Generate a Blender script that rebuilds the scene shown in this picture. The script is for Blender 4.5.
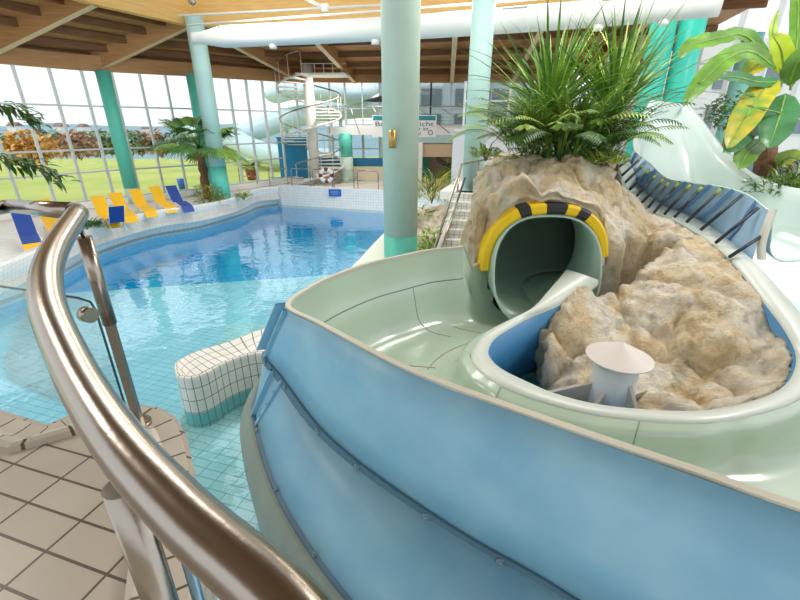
import bpy, bmesh, math, random
from math import sin, cos, pi, radians as R_
from mathutils import Vector, Matrix, noise
import numpy as np
random.seed(4)
for o in list(bpy.data.objects): bpy.data.objects.remove(o)
SC = bpy.context.scene
COL = SC.collection
# ------------------------------------------------------------------ camera
FPX, TH, H = 418.0, R_(22.7), 3.7
cd = bpy.data.cameras.new('camera'); cam = bpy.data.objects.new('camera', cd); COL.objects.link(cam)
cam.location = (0, 0, H); cam.rotation_euler = (pi/2 - TH, 0, 0)
cd.sensor_width = 36; cd.lens = 36*FPX/800; cd.clip_start = 0.05; cd.clip_end = 1500
SC.camera = cam
# ------------------------------------------------------------------ world, light, exposure
SC.view_settings.view_transform = 'Standard'; SC.view_settings.look = 'None'
SC.view_settings.gamma = 1; SC.view_settings.exposure = 0.2
wd = bpy.data.worlds.new('sky'); SC.world = wd; wd.use_nodes = True
bg = wd.node_tree.nodes['Background']; bg.inputs[0].default_value = (.90, .95, 1, 1); bg.inputs[1].default_value = 1.15
sd = bpy.data.lights.new('sun', 'SUN'); sd.energy = 0.9; sd.angle = R_(25); sd.color = (1, .97, .9)
so = bpy.data.objects.new('sun', sd); so.rotation_euler = (R_(22), R_(-28), 0); COL.objects.link(so)
def add_fill_light(loc, size, power, rot=(0, 0, 0)):  # unseen area lamps added as fill to brighten the hall
    d = bpy.data.lights.new('fill_light', 'AREA'); d.size = size; d.energy = power; d.color = (1, .96, .9)
    o = bpy.data.objects.new('fill_light', d); o.location = loc; o.rotation_euler = rot; COL.objects.link(o)
add_fill_light((-3, 9, 8.4), 3.0, 260)
add_fill_light((3.5, 8, 8.4), 3.0, 260)
add_fill_light((-7.6, 4, 8.9), 2.2, 200)
add_fill_light((9.2, 5, 8.9), 2.2, 420)
add_fill_light((-4, 14, 6.95), 2.5, 190)
add_fill_light((2.5, 13.5, 6.95), 2.5, 170)
add_fill_light((-3, 23.5, 6.0), 2.5, 220)
# ------------------------------------------------------------------ measuring help
c_, s_ = cos(TH), sin(TH)
def ray(px, py):
    x = (px-400)/FPX; y = (300-py)/FPX
    return Vector((x, c_+y*s_, -s_+y*c_))
def Z(px, py, z):
    r = ray(px, py); return Vector((0, 0, H)) + r*((z-H)/r.z)
def T(px, py, t): return Vector((0, 0, H)) + ray(px, py)*t
# ------------------------------------------------------------------ materials
def srgb(h):
    h = h.lstrip('#'); v = [int(h[i:i+2], 16)/255 for i in (0, 2, 4)]
    return tuple(((x+.055)/1.055)**2.4 if x > .04045 else x/12.92 for x in v) + (1,)
MATS = {}
def mat(name, col, rough=.5, metal=0, spec=.5, var=0, vscale=4, bump=0, bscale=20, trans=None, coat=0, two=None):
    if name in MATS: return MATS[name]
    m = bpy.data.materials.new(name); m.use_nodes = True; nt = m.node_tree; N = nt.nodes; L = nt.links
    b = N['Principled BSDF']; col = srgb(col) if isinstance(col, str) else col
    b.inputs['Base Color'].default_value = col; b.inputs['Roughness'].default_value = rough
    b.inputs['Metallic'].default_value = metal; b.inputs['Specular IOR Level'].default_value = spec
    b.inputs['Coat Weight'].default_value = coat
    tc = N.new('ShaderNodeTexCoord')
    if var or two:
        n = N.new('ShaderNodeTexNoise'); n.inputs['Scale'].default_value = vscale; n.inputs['Detail'].default_value = 6
        L.new(tc.outputs['Object'], n.inputs['Vector'])
        mx = N.new('ShaderNodeMix'); mx.data_type = 'RGBA'
        c2 = srgb(two) if two else tuple(x*(1-var) for x in col[:3])+(1,)
        c1 = col if two else tuple(min(1, x*(1+var*.6)) for x in col[:3])+(1,)
        mx.inputs['A'].default_value = c2; mx.inputs['B'].default_value = c1
        rr = N.new('ShaderNodeMapRange'); rr.inputs['From Min'].default_value = .35; rr.inputs['From Max'].default_value = .65
        L.new(n.outputs['Fac'], rr.inputs['Value']); L.new(rr.outputs['Result'], mx.inputs['Factor'])
        L.new(mx.outputs['Result'], b.inputs['Base Color'])
    if bump:
        n2 = N.new('ShaderNodeTexNoise'); n2.inputs['Scale'].default_value = bscale; n2.inputs['Detail'].default_value = 8
        L.new(tc.outputs['Object'], n2.inputs['Vector'])
        bp = N.new('ShaderNodeBump'); bp.inputs['Strength'].default_value = bump; bp.inputs['Distance'].default_value = .02
        L.new(n2.outputs['Fac'], bp.inputs['Height']); L.new(bp.outputs['Normal'], b.inputs['Normal'])
    MATS[name] = m; return m
def tile(name, c1, c2, grout, w, h, ms=.006, rough=.25, rot=0, off=0, bump=.3, loc=(0, 0)):
    m = bpy.data.materials.new(name); m.use_nodes = True; nt = m.node_tree; N = nt.nodes; L = nt.links
    b = N['Principled BSDF']; b.inputs['Roughness'].default_value = rough
    uv = N.new('ShaderNodeUVMap'); mp = N.new('ShaderNodeMapping'); mp.inputs['Rotation'].default_value[2] = rot; mp.inputs['Location'].default_value = (loc[0], loc[1], 0)
    L.new(uv.outputs[0], mp.inputs[0])
    br = N.new('ShaderNodeTexBrick'); br.offset = off; br.squash = 1; br.inputs['Scale'].default_value = 1
    br.inputs['Color1'].default_value = srgb(c1); br.inputs['Color2'].default_value = srgb(c2); br.inputs['Mortar'].default_value = srgb(grout)
    br.inputs['Mortar Size'].default_value = ms; br.inputs['Mortar Smooth'].default_value = .1; br.inputs['Bias'].default_value = 0
    br.inputs['Brick Width'].default_value = w; br.inputs['Row Height'].default_value = h
    L.new(mp.outputs[0], br.inputs['Vector']); L.new(br.outputs['Color'], b.inputs['Base Color'])
    bp = N.new('ShaderNodeBump'); bp.invert = True; bp.inputs['Strength'].default_value = bump; bp.inputs['Distance'].default_value = .01
    L.new(br.outputs['Fac'], bp.inputs['Height']); L.new(bp.outputs['Normal'], b.inputs['Normal'])
    MATS[name] = m; return m
def wood(name, c1, c2, rot=0):
    m = bpy.data.materials.new(name); m.use_nodes = True; nt = m.node_tree; N = nt.nodes; L = nt.links
    b = N['Principled BSDF']; b.inputs['Roughness'].default_value = .5
    tc = N.new('ShaderNodeTexCoord'); mp = N.new('ShaderNodeMapping'); mp.inputs['Scale'].default_value = (.5, .5, 9); mp.inputs['Rotation'].default_value[2] = rot
    L.new(tc.outputs['Object'], mp.inputs[0]); n = N.new('ShaderNodeTexNoise'); n.inputs['Scale'].default_value = 3; n.inputs['Detail'].default_value = 5
    L.new(mp.outputs[0], n.inputs['Vector']); cr = N.new('ShaderNodeValToRGB')
    cr.color_ramp.elements[0].position = .35; cr.color_ramp.elements[1].position = .65
    cr.color_ramp.elements[0].color = srgb(c2); cr.color_ramp.elements[1].color = srgb(c1)
    L.new(n.outputs['Fac'], cr.inputs[0]); L.new(cr.outputs[0], b.inputs['Base Color']); MATS[name] = m; return m
def clear(name, tint, gloss=.0, ior=1.45, wave=0):
    m = bpy.data.materials.new(name); m.use_nodes = True; nt = m.node_tree; N = nt.nodes; L = nt.links
    for n in list(N): N.remove(n)
    out = N.new('ShaderNodeOutputMaterial'); tr = N.new('ShaderNodeBsdfTransparent'); tr.inputs[0].default_value = tint
    gl = N.new('ShaderNodeBsdfGlossy'); gl.inputs['Roughness'].default_value = gloss
    fr = N.new('ShaderNodeLayerWeight'); fr.inputs[0].default_value = .5; mx = N.new('ShaderNodeMixShader')
    pw = N.new('ShaderNodeMath'); pw.operation = 'POWER'; pw.inputs[1].default_value = 4.2; L.new(fr.outputs['Facing'], pw.inputs[0])
    sc = N.new('ShaderNodeMath'); sc.operation = 'MULTIPLY_ADD'; sc.inputs[1].default_value = .95; sc.inputs[2].default_value = (ior-1)**2/(ior+1)**2; L.new(pw.outputs[0], sc.inputs[0])
    L.new(sc.outputs[0], mx.inputs[0]); L.new(tr.outputs[0], mx.inputs[1]); L.new(gl.outputs[0], mx.inputs[2]); L.new(mx.outputs[0], out.inputs[0])
    if wave:
        tc = N.new('ShaderNodeTexCoord'); n = N.new('ShaderNodeTexNoise'); n.inputs['Scale'].default_value = 2.2; n.inputs['Detail'].default_value = 3
        L.new(tc.outputs['Object'], n.inputs['Vector']); bp = N.new('ShaderNodeBump'); bp.inputs['Strength'].default_value = wave; bp.inputs['Distance'].default_value = .05
        L.new(n.outputs['Fac'], bp.inputs['Height']); L.new(bp.outputs[0], gl.inputs['Normal']); L.new(bp.outputs[0], fr.inputs['Normal'])
    MATS[name] = m; return m
BR = R_(-17)           # the building's grid is turned by this much
steel = mat('steel', '#a89f94', .24, 1, bump=.02, bscale=60)
steel_dark = mat('dark_steel', '#3b3f46', .4, .6)
t_white = tile('white_wall_tile', '#f3f4f3', '#eaedec', '#cdd3d3', .125, .125, .006)
t_bar = tile('white_bar_tile', '#eeebe4', '#e2e2dc', '#7f7f78', .105, .2, .006)
t_barteal = tile('teal_bar_tile', '#6fc9c6', '#5fbcbb', '#4e8f90', .105, .2, .006)
t_floor = tile('pool_floor_tile', '#c9eff6', '#bae8f2', '#8fc9d8', .25, .125, .006)
t_deep = tile('deep_pool_tile', '#16c6f2', '#10bcee', '#18a6d8', .25, .125, .005)
t_pale = tile('pale_pool_tile', '#d9f3ee', '#cbeeec', '#93c6c8', .25, .125, .006)
t_deck = tile('beige_deck_tile', '#bdb3a4', '#b5ab9c', '#5a4d41', .26, .12, .005, .35, loc=(-.178, -.083))
t_cop = tile('coping_tile', '#c6bdae', '#beb4a5', '#5d5044', .122, 5, .005, .3)
t_hall = tile('hall_deck_tile', '#e9e3da', '#e2dcd2', '#c9c1b6', .25, .25, .005, .4)
t_step = tile('step_tile', '#eceae4', '#e2e2dd', '#8f918e', .125, .25, .006)
white = mat('white_paint', '#f2f2f0', .45)
fib_in = mat('fibreglass_white_green', '#bed1c0', .22, var=.05, vscale=1.5, coat=.4)
fib_lip = mat('fibreglass_white', '#d3dbd2', .35, coat=.1)
fib_flume = mat('fibreglass_pale', '#d3e4e1', .2, coat=.4)
fib_tan = mat('fibreglass_tan', '#b9b09a', .45)
fib_grey = mat('fibreglass_grey_green', '#87958a', .55, var=.08)
blue = mat('fibreglass_blue', '#93c3d8', .38, vscale=2.2, bump=.06, bscale=30, two='#80b6d2')
blue_d = mat('fibreglass_blue_flange', '#4b7186', .45, var=.1)
blue_dk = mat('fibreglass_blue_dark', '#3f86b8', .4)
teal = mat('teal_paint', '#5fcbb8', .45)
palet = mat('pale_teal_paint', '#cadfd3', .55, var=.05, vscale=2)
teal_b = mat('bright_teal_paint', '#3fcdb8', .4)
w_light = wood('light_wood', '#eec37c', '#e2b065', 0)
w_mid = wood('mid_wood', '#bd8c5a', '#a97a4a', 0)
w_dark = wood('dark_wood', '#8c6139', '#74502e', 0)
w_purlin = wood('purlin_wood', '#80552f', '#6c4626', 0)
alu = mat('window_frame_metal', '#c6cccf', .4, .3)
alu_w = mat('white_frame_metal', '#dfe4e6', .4)
glass = clear('window_glass', (.96, .98, .98, 1), 0, 1.25)
glass_b = clear('barrier_glass', (.93, .97, .97, 1), 0, 1.4)
edge_g = mat('glass_edge', '#2d4a4a', .2)
water = clear('pool_water', (.74, .94, 1, 1), .02, 2.15, .3)
yellow = mat('yellow_paint', '#f7cf18', .35)
black = mat('black_paint', '#2a2a30', .4)
y_fab = mat('yellow_fabric', '#f5bf16', .6)
b_fab = mat('blue_fabric', '#23489c', .6)
leaf_d = mat('dark_leaf', '#4f7c3a', .4, var=.35, vscale=5)
leaf_m = mat('mid_leaf', '#7ba343', .4, var=.35, vscale=5)
leaf_l = mat('light_leaf', '#aac45a', .4, var=.3, vscale=5)
leaf_y = mat('yellow_leaf', '#c9b63a', .45, var=.3, vscale=6)
leaf_ban = mat('banana_leaf', '#659436', .35, var=.3, vscale=3)
leaf_bany = mat('yellowing_banana_leaf', '#c2b02c', .4, vscale=4, two='#6d9a35')
leaf_bandk = mat('dark_banana_leaf', '#3f7d4a', .35, var=.25, vscale=3)
bark = mat('bark', '#7d5b40', .8, var=.4, vscale=14, bump=.6, bscale=30)
terracotta = mat('terracotta', '#a5502f', .6)
soil = mat('soil', '#5b4a38', .9, var=.4, vscale=20)
cream = mat('cream_plaster', '#e9dcc6', .6)
# rock
def rock_mat():
    m = bpy.data.materials.new('rock'); m.use_nodes = True; nt = m.node_tree; N = nt.nodes; L = nt.links
    b = N['Principled BSDF']; b.inputs['Roughness'].default_value = .75; b.inputs['Specular IOR Level'].default_value = .3
    tc = N.new('ShaderNodeTexCoord')
    n = N.new('ShaderNodeTexNoise'); n.inputs['Scale'].default_value = 1.7; n.inputs['Detail'].default_value = 10; n.inputs['Roughness'].default_value = .68; n.inputs['Distortion'].default_value = .6
    L.new(tc.outputs['Object'], n.inputs[0]); cr = N.new('ShaderNodeValToRGB'); e = cr.color_ramp.elements
    e[0].position = .30; e[0].color = srgb('#c4a67c'); e[1].position = .72; e[1].color = srgb('#fbf7ec')
    x = e.new(.44); x.color = srgb('#ecd6ad'); x = e.new(.56); x.color = srgb('#f5ecd8')
    L.new(n.outputs['Fac'], cr.inputs[0])
    n3 = N.new('ShaderNodeTexNoise'); n3.inputs['Scale'].default_value = 7; n3.inputs['Detail'].default_value = 8; n3.inputs['Roughness'].default_value = .7
    L.new(tc.outputs['Object'], n3.inputs[0]); r3 = N.new('ShaderNodeMapRange'); r3.inputs['From Min'].default_value = .54; r3.inputs['From Max'].default_value = .7
    r3.inputs['To Max'].default_value = .6
    L.new(n3.outputs['Fac'], r3.inputs[0]); mx = N.new('ShaderNodeMix'); mx.data_type = 'RGBA'
    mx.inputs['B'].default_value = srgb('#a8926e'); L.new(cr.outputs[0], mx.inputs['A']); L.new(r3.outputs[0], mx.inputs['Factor'])
    n4 = N.new('ShaderNodeTexNoise'); n4.inputs['Scale'].default_value = 3.1; n4.inputs['Detail'].default_value = 6
    L.new(tc.outputs['Object'], n4.inputs[0]); r4 = N.new('ShaderNodeMapRange'); r4.inputs['From Min'].default_value = .60; r4.inputs['From Max'].default_value = .72; r4.inputs['To Max'].default_value = .6
    L.new(n4.outputs['Fac'], r4.inputs[0]); m2 = N.new('ShaderNodeMix'); m2.data_type = 'RGBA'; m2.inputs['B'].default_value = srgb('#8d9272')
    L.new(mx.outputs['Result'], m2.inputs['A']); L.new(r4.outputs[0], m2.inputs['Factor']); L.new(m2.outputs['Result'], b.inputs['Base Color'])
    n2 = N.new('ShaderNodeTexNoise'); n2.inputs['Scale'].default_value = 9; n2.inputs['Detail'].default_value = 12; n2.inputs['Roughness'].default_value = .72; n2.inputs['Distortion'].default_value = .8
    L.new(tc.outputs['Object'], n2.inputs[0]); bp = N.new('ShaderNodeBump'); bp.inputs['Strength'].default_value = 1; bp.inputs['Distance'].default_value = .085
    L.new(n2.outputs['Fac'], bp.inputs['Height']); L.new(bp.outputs[0], b.inputs['Normal']); MATS['rock'] = m; return m
rock = rock_mat()
rock_pale = rock.copy(); rock_pale.name = 'pale_rock'
for n_i in rock_pale.node_tree.nodes:
    if n_i.type == 'VALTORGB':
        for el, hx in zip(n_i.color_ramp.elements, ('#9b8a74', '#cdbfa8', '#e2d8c6', '#f2ede2')): el.color = srgb(hx)
# ------------------------------------------------------------------ mesh helpers
class MB:
    def __init__(s): s.v = []; s.f = []; s.uv = []; s.sm = []
    def add(s, vs, fs, uvs=None, smooth=False):
        o = len(s.v); s.v += [tuple(v) for v in vs]
        for i, f in enumerate(fs):
            s.f.append([o+k for k in f]); s.sm.append(smooth)
            s.uv.append(uvs[i] if uvs else None)
    def box(s, c, d, rz=0, rx=0, ry=0):
        M = Matrix.Rotation(rz, 3, 'Z') @ Matrix.Rotation(ry, 3, 'Y') @ Matrix.Rotation(rx, 3, 'X')
        c = Vector(c); P = []
        for x in (-1, 1):
            for y in (-1, 1):
                for z in (-1, 1): P.append(c + M @ Vector((x*d[0]/2, y*d[1]/2, z*d[2]/2)))
        F = [(0, 1, 3, 2), (4, 6, 7, 5), (0, 4, 5, 1), (2, 3, 7, 6), (0, 2, 6, 4), (1, 5, 7, 3)]
        dm = [(1, 2)]*2 + [(0, 2)]*2 + [(0, 1)]*2; uv = []
        L = [Vector((x*d[0]/2, y*d[1]/2, z*d[2]/2)) for x in (-1, 1) for y in (-1, 1) for z in (-1, 1)]
        for f, (a, b) in zip(F, dm): uv.append([(L[k][a], L[k][b]) for k in f])
        s.add(P, F, uv)
    def bar(s, a, b, w, h=None, up=Vector((0, 0, 1))):
        a = Vector(a); b = Vector(b); h = h or w; d = (b-a).normalized()
        x = d.cross(up)
        if x.length < 1e-3: x = d.cross(Vector((1, 0, 0)))
        x.normalize(); y = x.cross(d).normalized(); P = []
        for p in (a, b):
            for i, j in ((-1, -1), (1, -1), (1, 1), (-1, 1)): P.append(p + x*w/2*i + y*h/2*j)
        s.add(P, [(0, 1, 2, 3), (7, 6, 5, 4), (0, 4, 5, 1), (1, 5, 6, 2), (2, 6, 7, 3), (3, 7, 4, 0)])
    def tube(s, path, r, n=10, closed=False, flat=1):
        P = [Vector(p) for p in path]; m = len(P); rr = r if isinstance(r, (list, tuple)) else [r]*m
        t0 = (P[1]-P[0]).normalized(); x = t0.cross(Vector((0, 0, 1)))
        if x.length < 1e-2: x = t0.cross(Vector((0, 1, 0)))
        x.normalize(); V = []
        for i in range(m):
            a = P[(i-1) % m] if (closed or i > 0) else P[i]; b = P[(i+1) % m] if (closed or i < m-1) else P[i]
            t = (b-a).normalized(); x = (x - t*x.dot(t)).normalized(); y = t.cross(x)
            for k in range(n):
                q = 2*pi*k/n; V.append(P[i] + x*cos(q)*rr[i] + y*sin(q)*rr[i]*flat)
        F = []
        for i in range(m if closed else m-1):
            j = (i+1) % m
            for k in range(n): F.append((i*n+k, i*n+(k+1) % n, j*n+(k+1) % n, j*n+k))
        o = len(s.v); s.add(V, F, None, True)
        if not closed:
            s.f.append([o+k for k in reversed(range(n))]); s.sm.append(False); s.uv.append(None)
            s.f.append([o+(m-1)*n+k for k in range(n)]); s.sm.append(False); s.uv.append(None)
    def cyl(s, c, r, z0, z1, n=32, r2=None):
        r2 = r if r2 is None else r2
        s.tube([(c[0], c[1], z0), (c[0], c[1], z1)], [r, r2], n)
    def ring(s, pts, z0, z1):     # extruded polygon with metric uv
        n = len(pts); V = [(p[0], p[1], z0) for p in pts] + [(p[0], p[1], z1) for p in pts]
        F = []; U = []; L = 0
        for i in range(n):
            j = (i+1) % n; d = math.dist(pts[i][:2], pts[j][:2])
            F.append((i, j, n+j, n+i)); U.append([(L, z0), (L+d, z0), (L+d, z1), (L, z1)]); L += d
        F.append(tuple(range(n, 2*n))); U.append([(p[0]*cos(-BR)-p[1]*sin(-BR), p[0]*sin(-BR)+p[1]*cos(-BR)) for p in pts])
        F.append(tuple(reversed(range(n)))); U.append([(p[0], p[1]) for p in reversed(pts)])
        s.add(V, F, U)
    def loft(s, rows, smooth=True, thick=0):   # rows: list of equal point lists; uv u along rows index, v along the points
        m = len(rows); n = len(rows[0]); V = [Vector(p) for r in rows for p in r]; F = []; U = []
        us = [0]; 
        mid = n//2
        for i in range(1, m): us.append(us[-1] + (V[i*n+mid]-V[(i-1)*n+mid]).length)
        vs = []
        for i in range(m):
            a = [0]
            for k in range(1, n): a.append(a[-1] + (V[i*n+k]-V[i*n+k-1]).length)
            vs.append(a)
        for i in range(m-1):
            for k in range(n-1):
                F.append((i*n+k, i*n+k+1, (i+1)*n+k+1, (i+1)*n+k))
                U.append([(us[i], vs[i][k]), (us[i], vs[i][k+1]), (us[i+1], vs[i+1][k+1]), (us[i+1], vs[i+1][k])])
        s.add(V, F, U, smooth)
    def sphere(s, c, r, n=8, sz=1):
        V = [(c[0], c[1], c[2]+r*sz)]; F = []
        for i in range(1, n):
            for k in range(2*n):
                a = pi*i/n; b = pi*k/n; V.append((c[0]+r*sin(a)*cos(b), c[1]+r*sin(a)*sin(b), c[2]+r*sz*cos(a)))
        V.append((c[0], c[1], c[2]-r*sz)); m = 2*n
        for k in range(m): F.append((0, 1+k, 1+(k+1) % m)); F.append((len(V)-1, 1+(n-2)*m+(k+1) % m, 1+(n-2)*m+k))
        for i in range(n-2):
            for k in range(m): F.append((1+i*m+k, 1+(i+1)*m+k, 1+(i+1)*m+(k+1) % m, 1+i*m+(k+1) % m))
        s.add(V, F, None, True)
    def build(s, name, m, parent=None, solid=0, offset=0, bevel=0, local=True):
        me = bpy.data.meshes.new(name); me.from_pydata(s.v, [], s.f); me.materials.append(m)
        me.polygons.foreach_set('use_smooth', s.sm)
        if any(u for u in s.uv):
            ul = me.uv_layers.new(name='uv'); k = 0
            for u, f in zip(s.uv, s.f):
                for q in range(len(f)): ul.data[k].uv = u[q] if u else (0, 0); k += 1
        me.update(); o = bpy.data.objects.new(name, me); COL.objects.link(o)
        if parent:
            o.parent = parent
            if local and parent.matrix_world != Matrix.Identity(4): pass
        if solid:
            md = o.modifiers.new('thickness', 'SOLIDIFY'); md.thickness = solid; md.offset = offset
        if bevel:
            md = o.modifiers.new('edge', 'BEVEL'); md.width = bevel; md.segments = 2; md.limit_method = 'ANGLE'
        return o
def shift(mb, d):
    mb.v = [(v[0]-d[0], v[1]-d[1], v[2]-d[2]) for v in mb.v]; return mb
def tag(o, label=None, cat=None, group=None, kind=None):
    if label: o['label'] = label
    if cat: o['category'] = cat
    if group: o['group'] = group
    if kind: o['kind'] = kind
    return o
def empty(name, loc=(0, 0, 0), rz=0):
    o = bpy.data.objects.new(name, None); COL.objects.link(o); o.location = loc; o.rotation_euler = (0, 0, rz); o.empty_display_size = .1
    return o
def copy_tree(o, parent=None):
    c = o.copy(); COL.objects.link(c); c.parent = parent
    for ch in [x for x in bpy.data.objects if x.parent == o]: copy_tree(ch, c)
    return c
def struct(o): o['kind'] = 'structure'; return o
def spline(pts, per=6):
    P = [Vector(p) for p in pts]; out = []; n = len(P)
    for i in range(n-1):
        a = P[i-1] if i else P[i]*2-P[i+1]; b = P[i]; c = P[i+1]; d = P[i+2] if i+2 < n else P[i+1]*2-P[i]
        for k in range(per):
            t = k/per; out.append(.5*((2*b)+(c-a)*t+(2*a-5*b+4*c-d)*t*t+(3*b-a-3*c+d)*t**3))
    out.append(P[-1]); return out
def rot2(x, y, a=BR): return (x*cos(a)-y*sin(a), x*sin(a)+y*cos(a))
U_ = Vector((cos(BR), sin(BR), 0)); V_ = Vector((-sin(BR), cos(BR), 0))
HZ = .75               # level of the hall floor round the pool
ZP = 2.42              # level of the platform under the photographer
# ================================================================== STRUCTURE
# ---- facade line and pool outline
FAC = [(-16.5, 8.5), (-14.6, 12.0), (-13.1, 14.6), (-11.5, 17.1), (-8.9, 19.9), (-6.3, 24.0), (-3.2, 27), (1.8, 27), (10, 27)]
FZ = [5.5, 5.5, 5.5, 5.52, 5.6, 5.75, 5.95, 5.95, 5.95]
wl = [(-40, 318), (0, 303), (33, 290), (60, 273), (100, 252), (150, 236), (200, 227), (240, 215), (259, 207.5), (278, 204.5)]
tp = [(-40, 283), (0, 268), (40, 251), (77, 234), (112, 222), (160, 211), (200, 206), (236, 198), (255, 190), (278, 187.6)]
WZ = .93
WL = [Z(a, b, .0) for a, b in wl]; TP = [Z(a, b, WZ) for a, b in tp]
WLs = spline(WL, 5); TPs = spline(TP, 5)
BW0 = Z(282, 205, 0); UU = Vector((cos(BR), sin(BR), 0)); BW1 = BW0+UU*5.6; BW2 = BW0+UU*9.5
# pool floor (shallow, deep, pale steps)
def planar(mb, pts, z):
    mb.add([(p[0], p[1], z) for p in pts], [tuple(range(len(pts)))], [[rot2(p[0], p[1], -BR) for p in pts]])
m = MB(); planar(m, [(-14, -1), (9, -1), (9, 14.0), (-16, 8.6)], -.36); struct(m.build('floor_shallow_pool', t_floor))
m = MB(); planar(m, [(-16, 8.6), (9, 14.0), (9, 23), (-16, 23)], -1.1); struct(m.build('floor_deep_pool', t_deep))
m = MB(); m.loft([[(-16, 8.6, -.36), (-16, 8.6, -1.1)], [(9, 14.0, -.36), (9, 14.0, -1.1)]], False); struct(m.build('trim_1', t_floor))
m = MB(); m.ring([tuple(Z(a, b, -.4)[:2]) for a, b in ((228, 330), (182, 425), (215, 620), (400, 620), (400, 330))], -.36, -.26); struct(m.build('trim_2', t_pale))
m = MB(); planar(m, [Z(0, 303, 0)+Vector((-14, 2, 0))] + [p+(p-Vector((0, 8, 0))).normalized()*.1 for p in WLs] + [BW0, BW2+Vector((0, .1, 0)), (9, 18, 0), (9, -1, 0), (-16, -1, 0)], 0)
o = m.build('water', water); tag(o, 'rippled turquoise pool water reflecting the windows', 'water', kind='stuff')
# pool wall, left curve
m = MB(); rows = []
for a, b in zip(WLs, TPs):
    out = (b-Vector((0, 6, WZ))).normalized(); out.z = 0
    rows.append([a+Vector((0, 0, -.12)), a+Vector((0, 0, .02)), a.lerp(b, .5)+Vector((0, 0, -.02)), b, b+out*.05+Vector((0, 0, .03)), b+out*.32+Vector((0, 0, .03)), b+out*.36+Vector((0, 0, -.25))])
m.loft(rows, True); wallL = struct(m.build('wall_pool_left', t_white))
m = MB(); m.loft([[Vector((a.x, a.y, -1.15)), a+Vector((0, 0, -.11))] for a in WLs], True); struct(m.build('wall_pool_left_submerged', t_deep))
m = MB(); m.tube([a+Vector((0, 0, .03)) for a in WLs], .045, 8); struct(m.build('trim_3', mat('gutter', '#b4ada0', .6)))
# wall end + wedge + back wall
e0, e1 = WL[-1], TP[-1]
k0 = BW0.copy(); k1 = BW0+Vector((0, 0, WZ))
m = MB(); m.loft([[e0-Vector((0, 0, .1)), e1], [k0-Vector((0, 0, .1)), k1]], False)
f = Z(318, 207, 0); m.loft([[k1, k0, k0-Vector((0, 0, .1))], [f+Vector((0, .05, .02)), f, f-Vector((0, 0, .1))]], False)
struct(m.build('wall_pool_corner', t_white))
m = MB(); bt0 = BW0+Vector((0, 0, .95)); bt2 = BW2+Vector((0, 0, .95)); NB = Vector((sin(-BR), cos(BR), 0))
m.loft([[b+Vector((0, 0, -1.08)), b+Vector((0, 0, -.95)), b, b+NB*.3+Vector((0, 0, .02)), b+NB*.34-Vector((0, 0, .35))] for b in (bt0-UU*.1, bt0+UU*5, bt2)], False)
struct(m.build('wall_pool_back', t_white))
m = MB(); m.loft([[(e0.x, e0.y, -1.15), e0-Vector((0, 0, .1))], [(k0.x, k0.y, -1.15), k0-Vector((0, 0, .1))], [(k0.x+.01, k0.y, -1.15), k0-Vector((0, 0, .1))], [(BW2.x, BW2.y, -1.15), BW2-Vector((0, 0, .1))]], False); struct(m.build('wall_pool_back_submerged', t_deep))
# hall floor
inner = [tuple((p+(p-Vector((0, 6, WZ))).normalized()*.2)[:2]) for p in TPs]
m = MB()
outer = FAC
poly = [(-24, 6)] + inner + [(bt0.x, bt0.y+.2), (bt2.x+.5, bt2.y+.2), (3.2, 13), (5, 12.2), (12, 11), (17, 11), (17, 28), (-3.4, 27.4), (-6.7, 24.3), (-9.3, 20.3), (-12.1, 17.8), (-14, 14.8), (-16.5, 11), (-19, 6)]
poly = poly[1:]
m.ring(poly, .35, HZ); struct(m.build('floor', t_hall))
# window facade: bays
wn = [0]
def facade(p, q, z0, z1, n, tr, frame=alu, mw=.07, pane=True, sill=True):
    wn[0] += 1; p = Vector((p[0], p[1], 0)); q = Vector((q[0], q[1], 0)); m = MB()
    for i in range(n+1):
        a = p.lerp(q, i/n); m.bar((a.x, a.y, z0), (a.x, a.y, z1), mw, .13, up=(q-p).normalized().cross(Vector((0, 0, 1))))
    for z in tr: m.bar((p.x, p.y, z), (q.x, q.y, z), .1, .06)
    m.bar((p.x, p.y, z0), (q.x, q.y, z0), .12, .1)
    w = struct(m.build('window_%d' % wn[0], frame))
    if pane:
        g = MB(); g.bar((p.x, p.y, (z0+z1)/2), (q.x, q.y, (z0+z1)/2), .012, z1-z0); g.build('pane', glass, w)
    if sill:
        g = MB(); nrm = (q-p).normalized().cross(Vector((0, 0, 1))); g.bar(Vector((p.x, p.y, z0-.12))+nrm*.06, Vector((q.x, q.y, z0-.12))+nrm*.06, .4, .24); g.build('window_sill', white, w)
for i in range(len(FAC)-1):
    p, q = FAC[i], FAC[i+1]; L = math.dist(p, q); n = max(1, round(L/1.0))
    if i < 5: facade(p, q, 1.0, 5.9, n, (2.05, 2.85, 4.35))
    elif i == 5: facade(p, q, 1.0, 6.2, 4, (4.5, 2.9))
    else: facade(p, q, 3.7, 6.2, 5 if i == 6 else 7, (4.6,))
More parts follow.
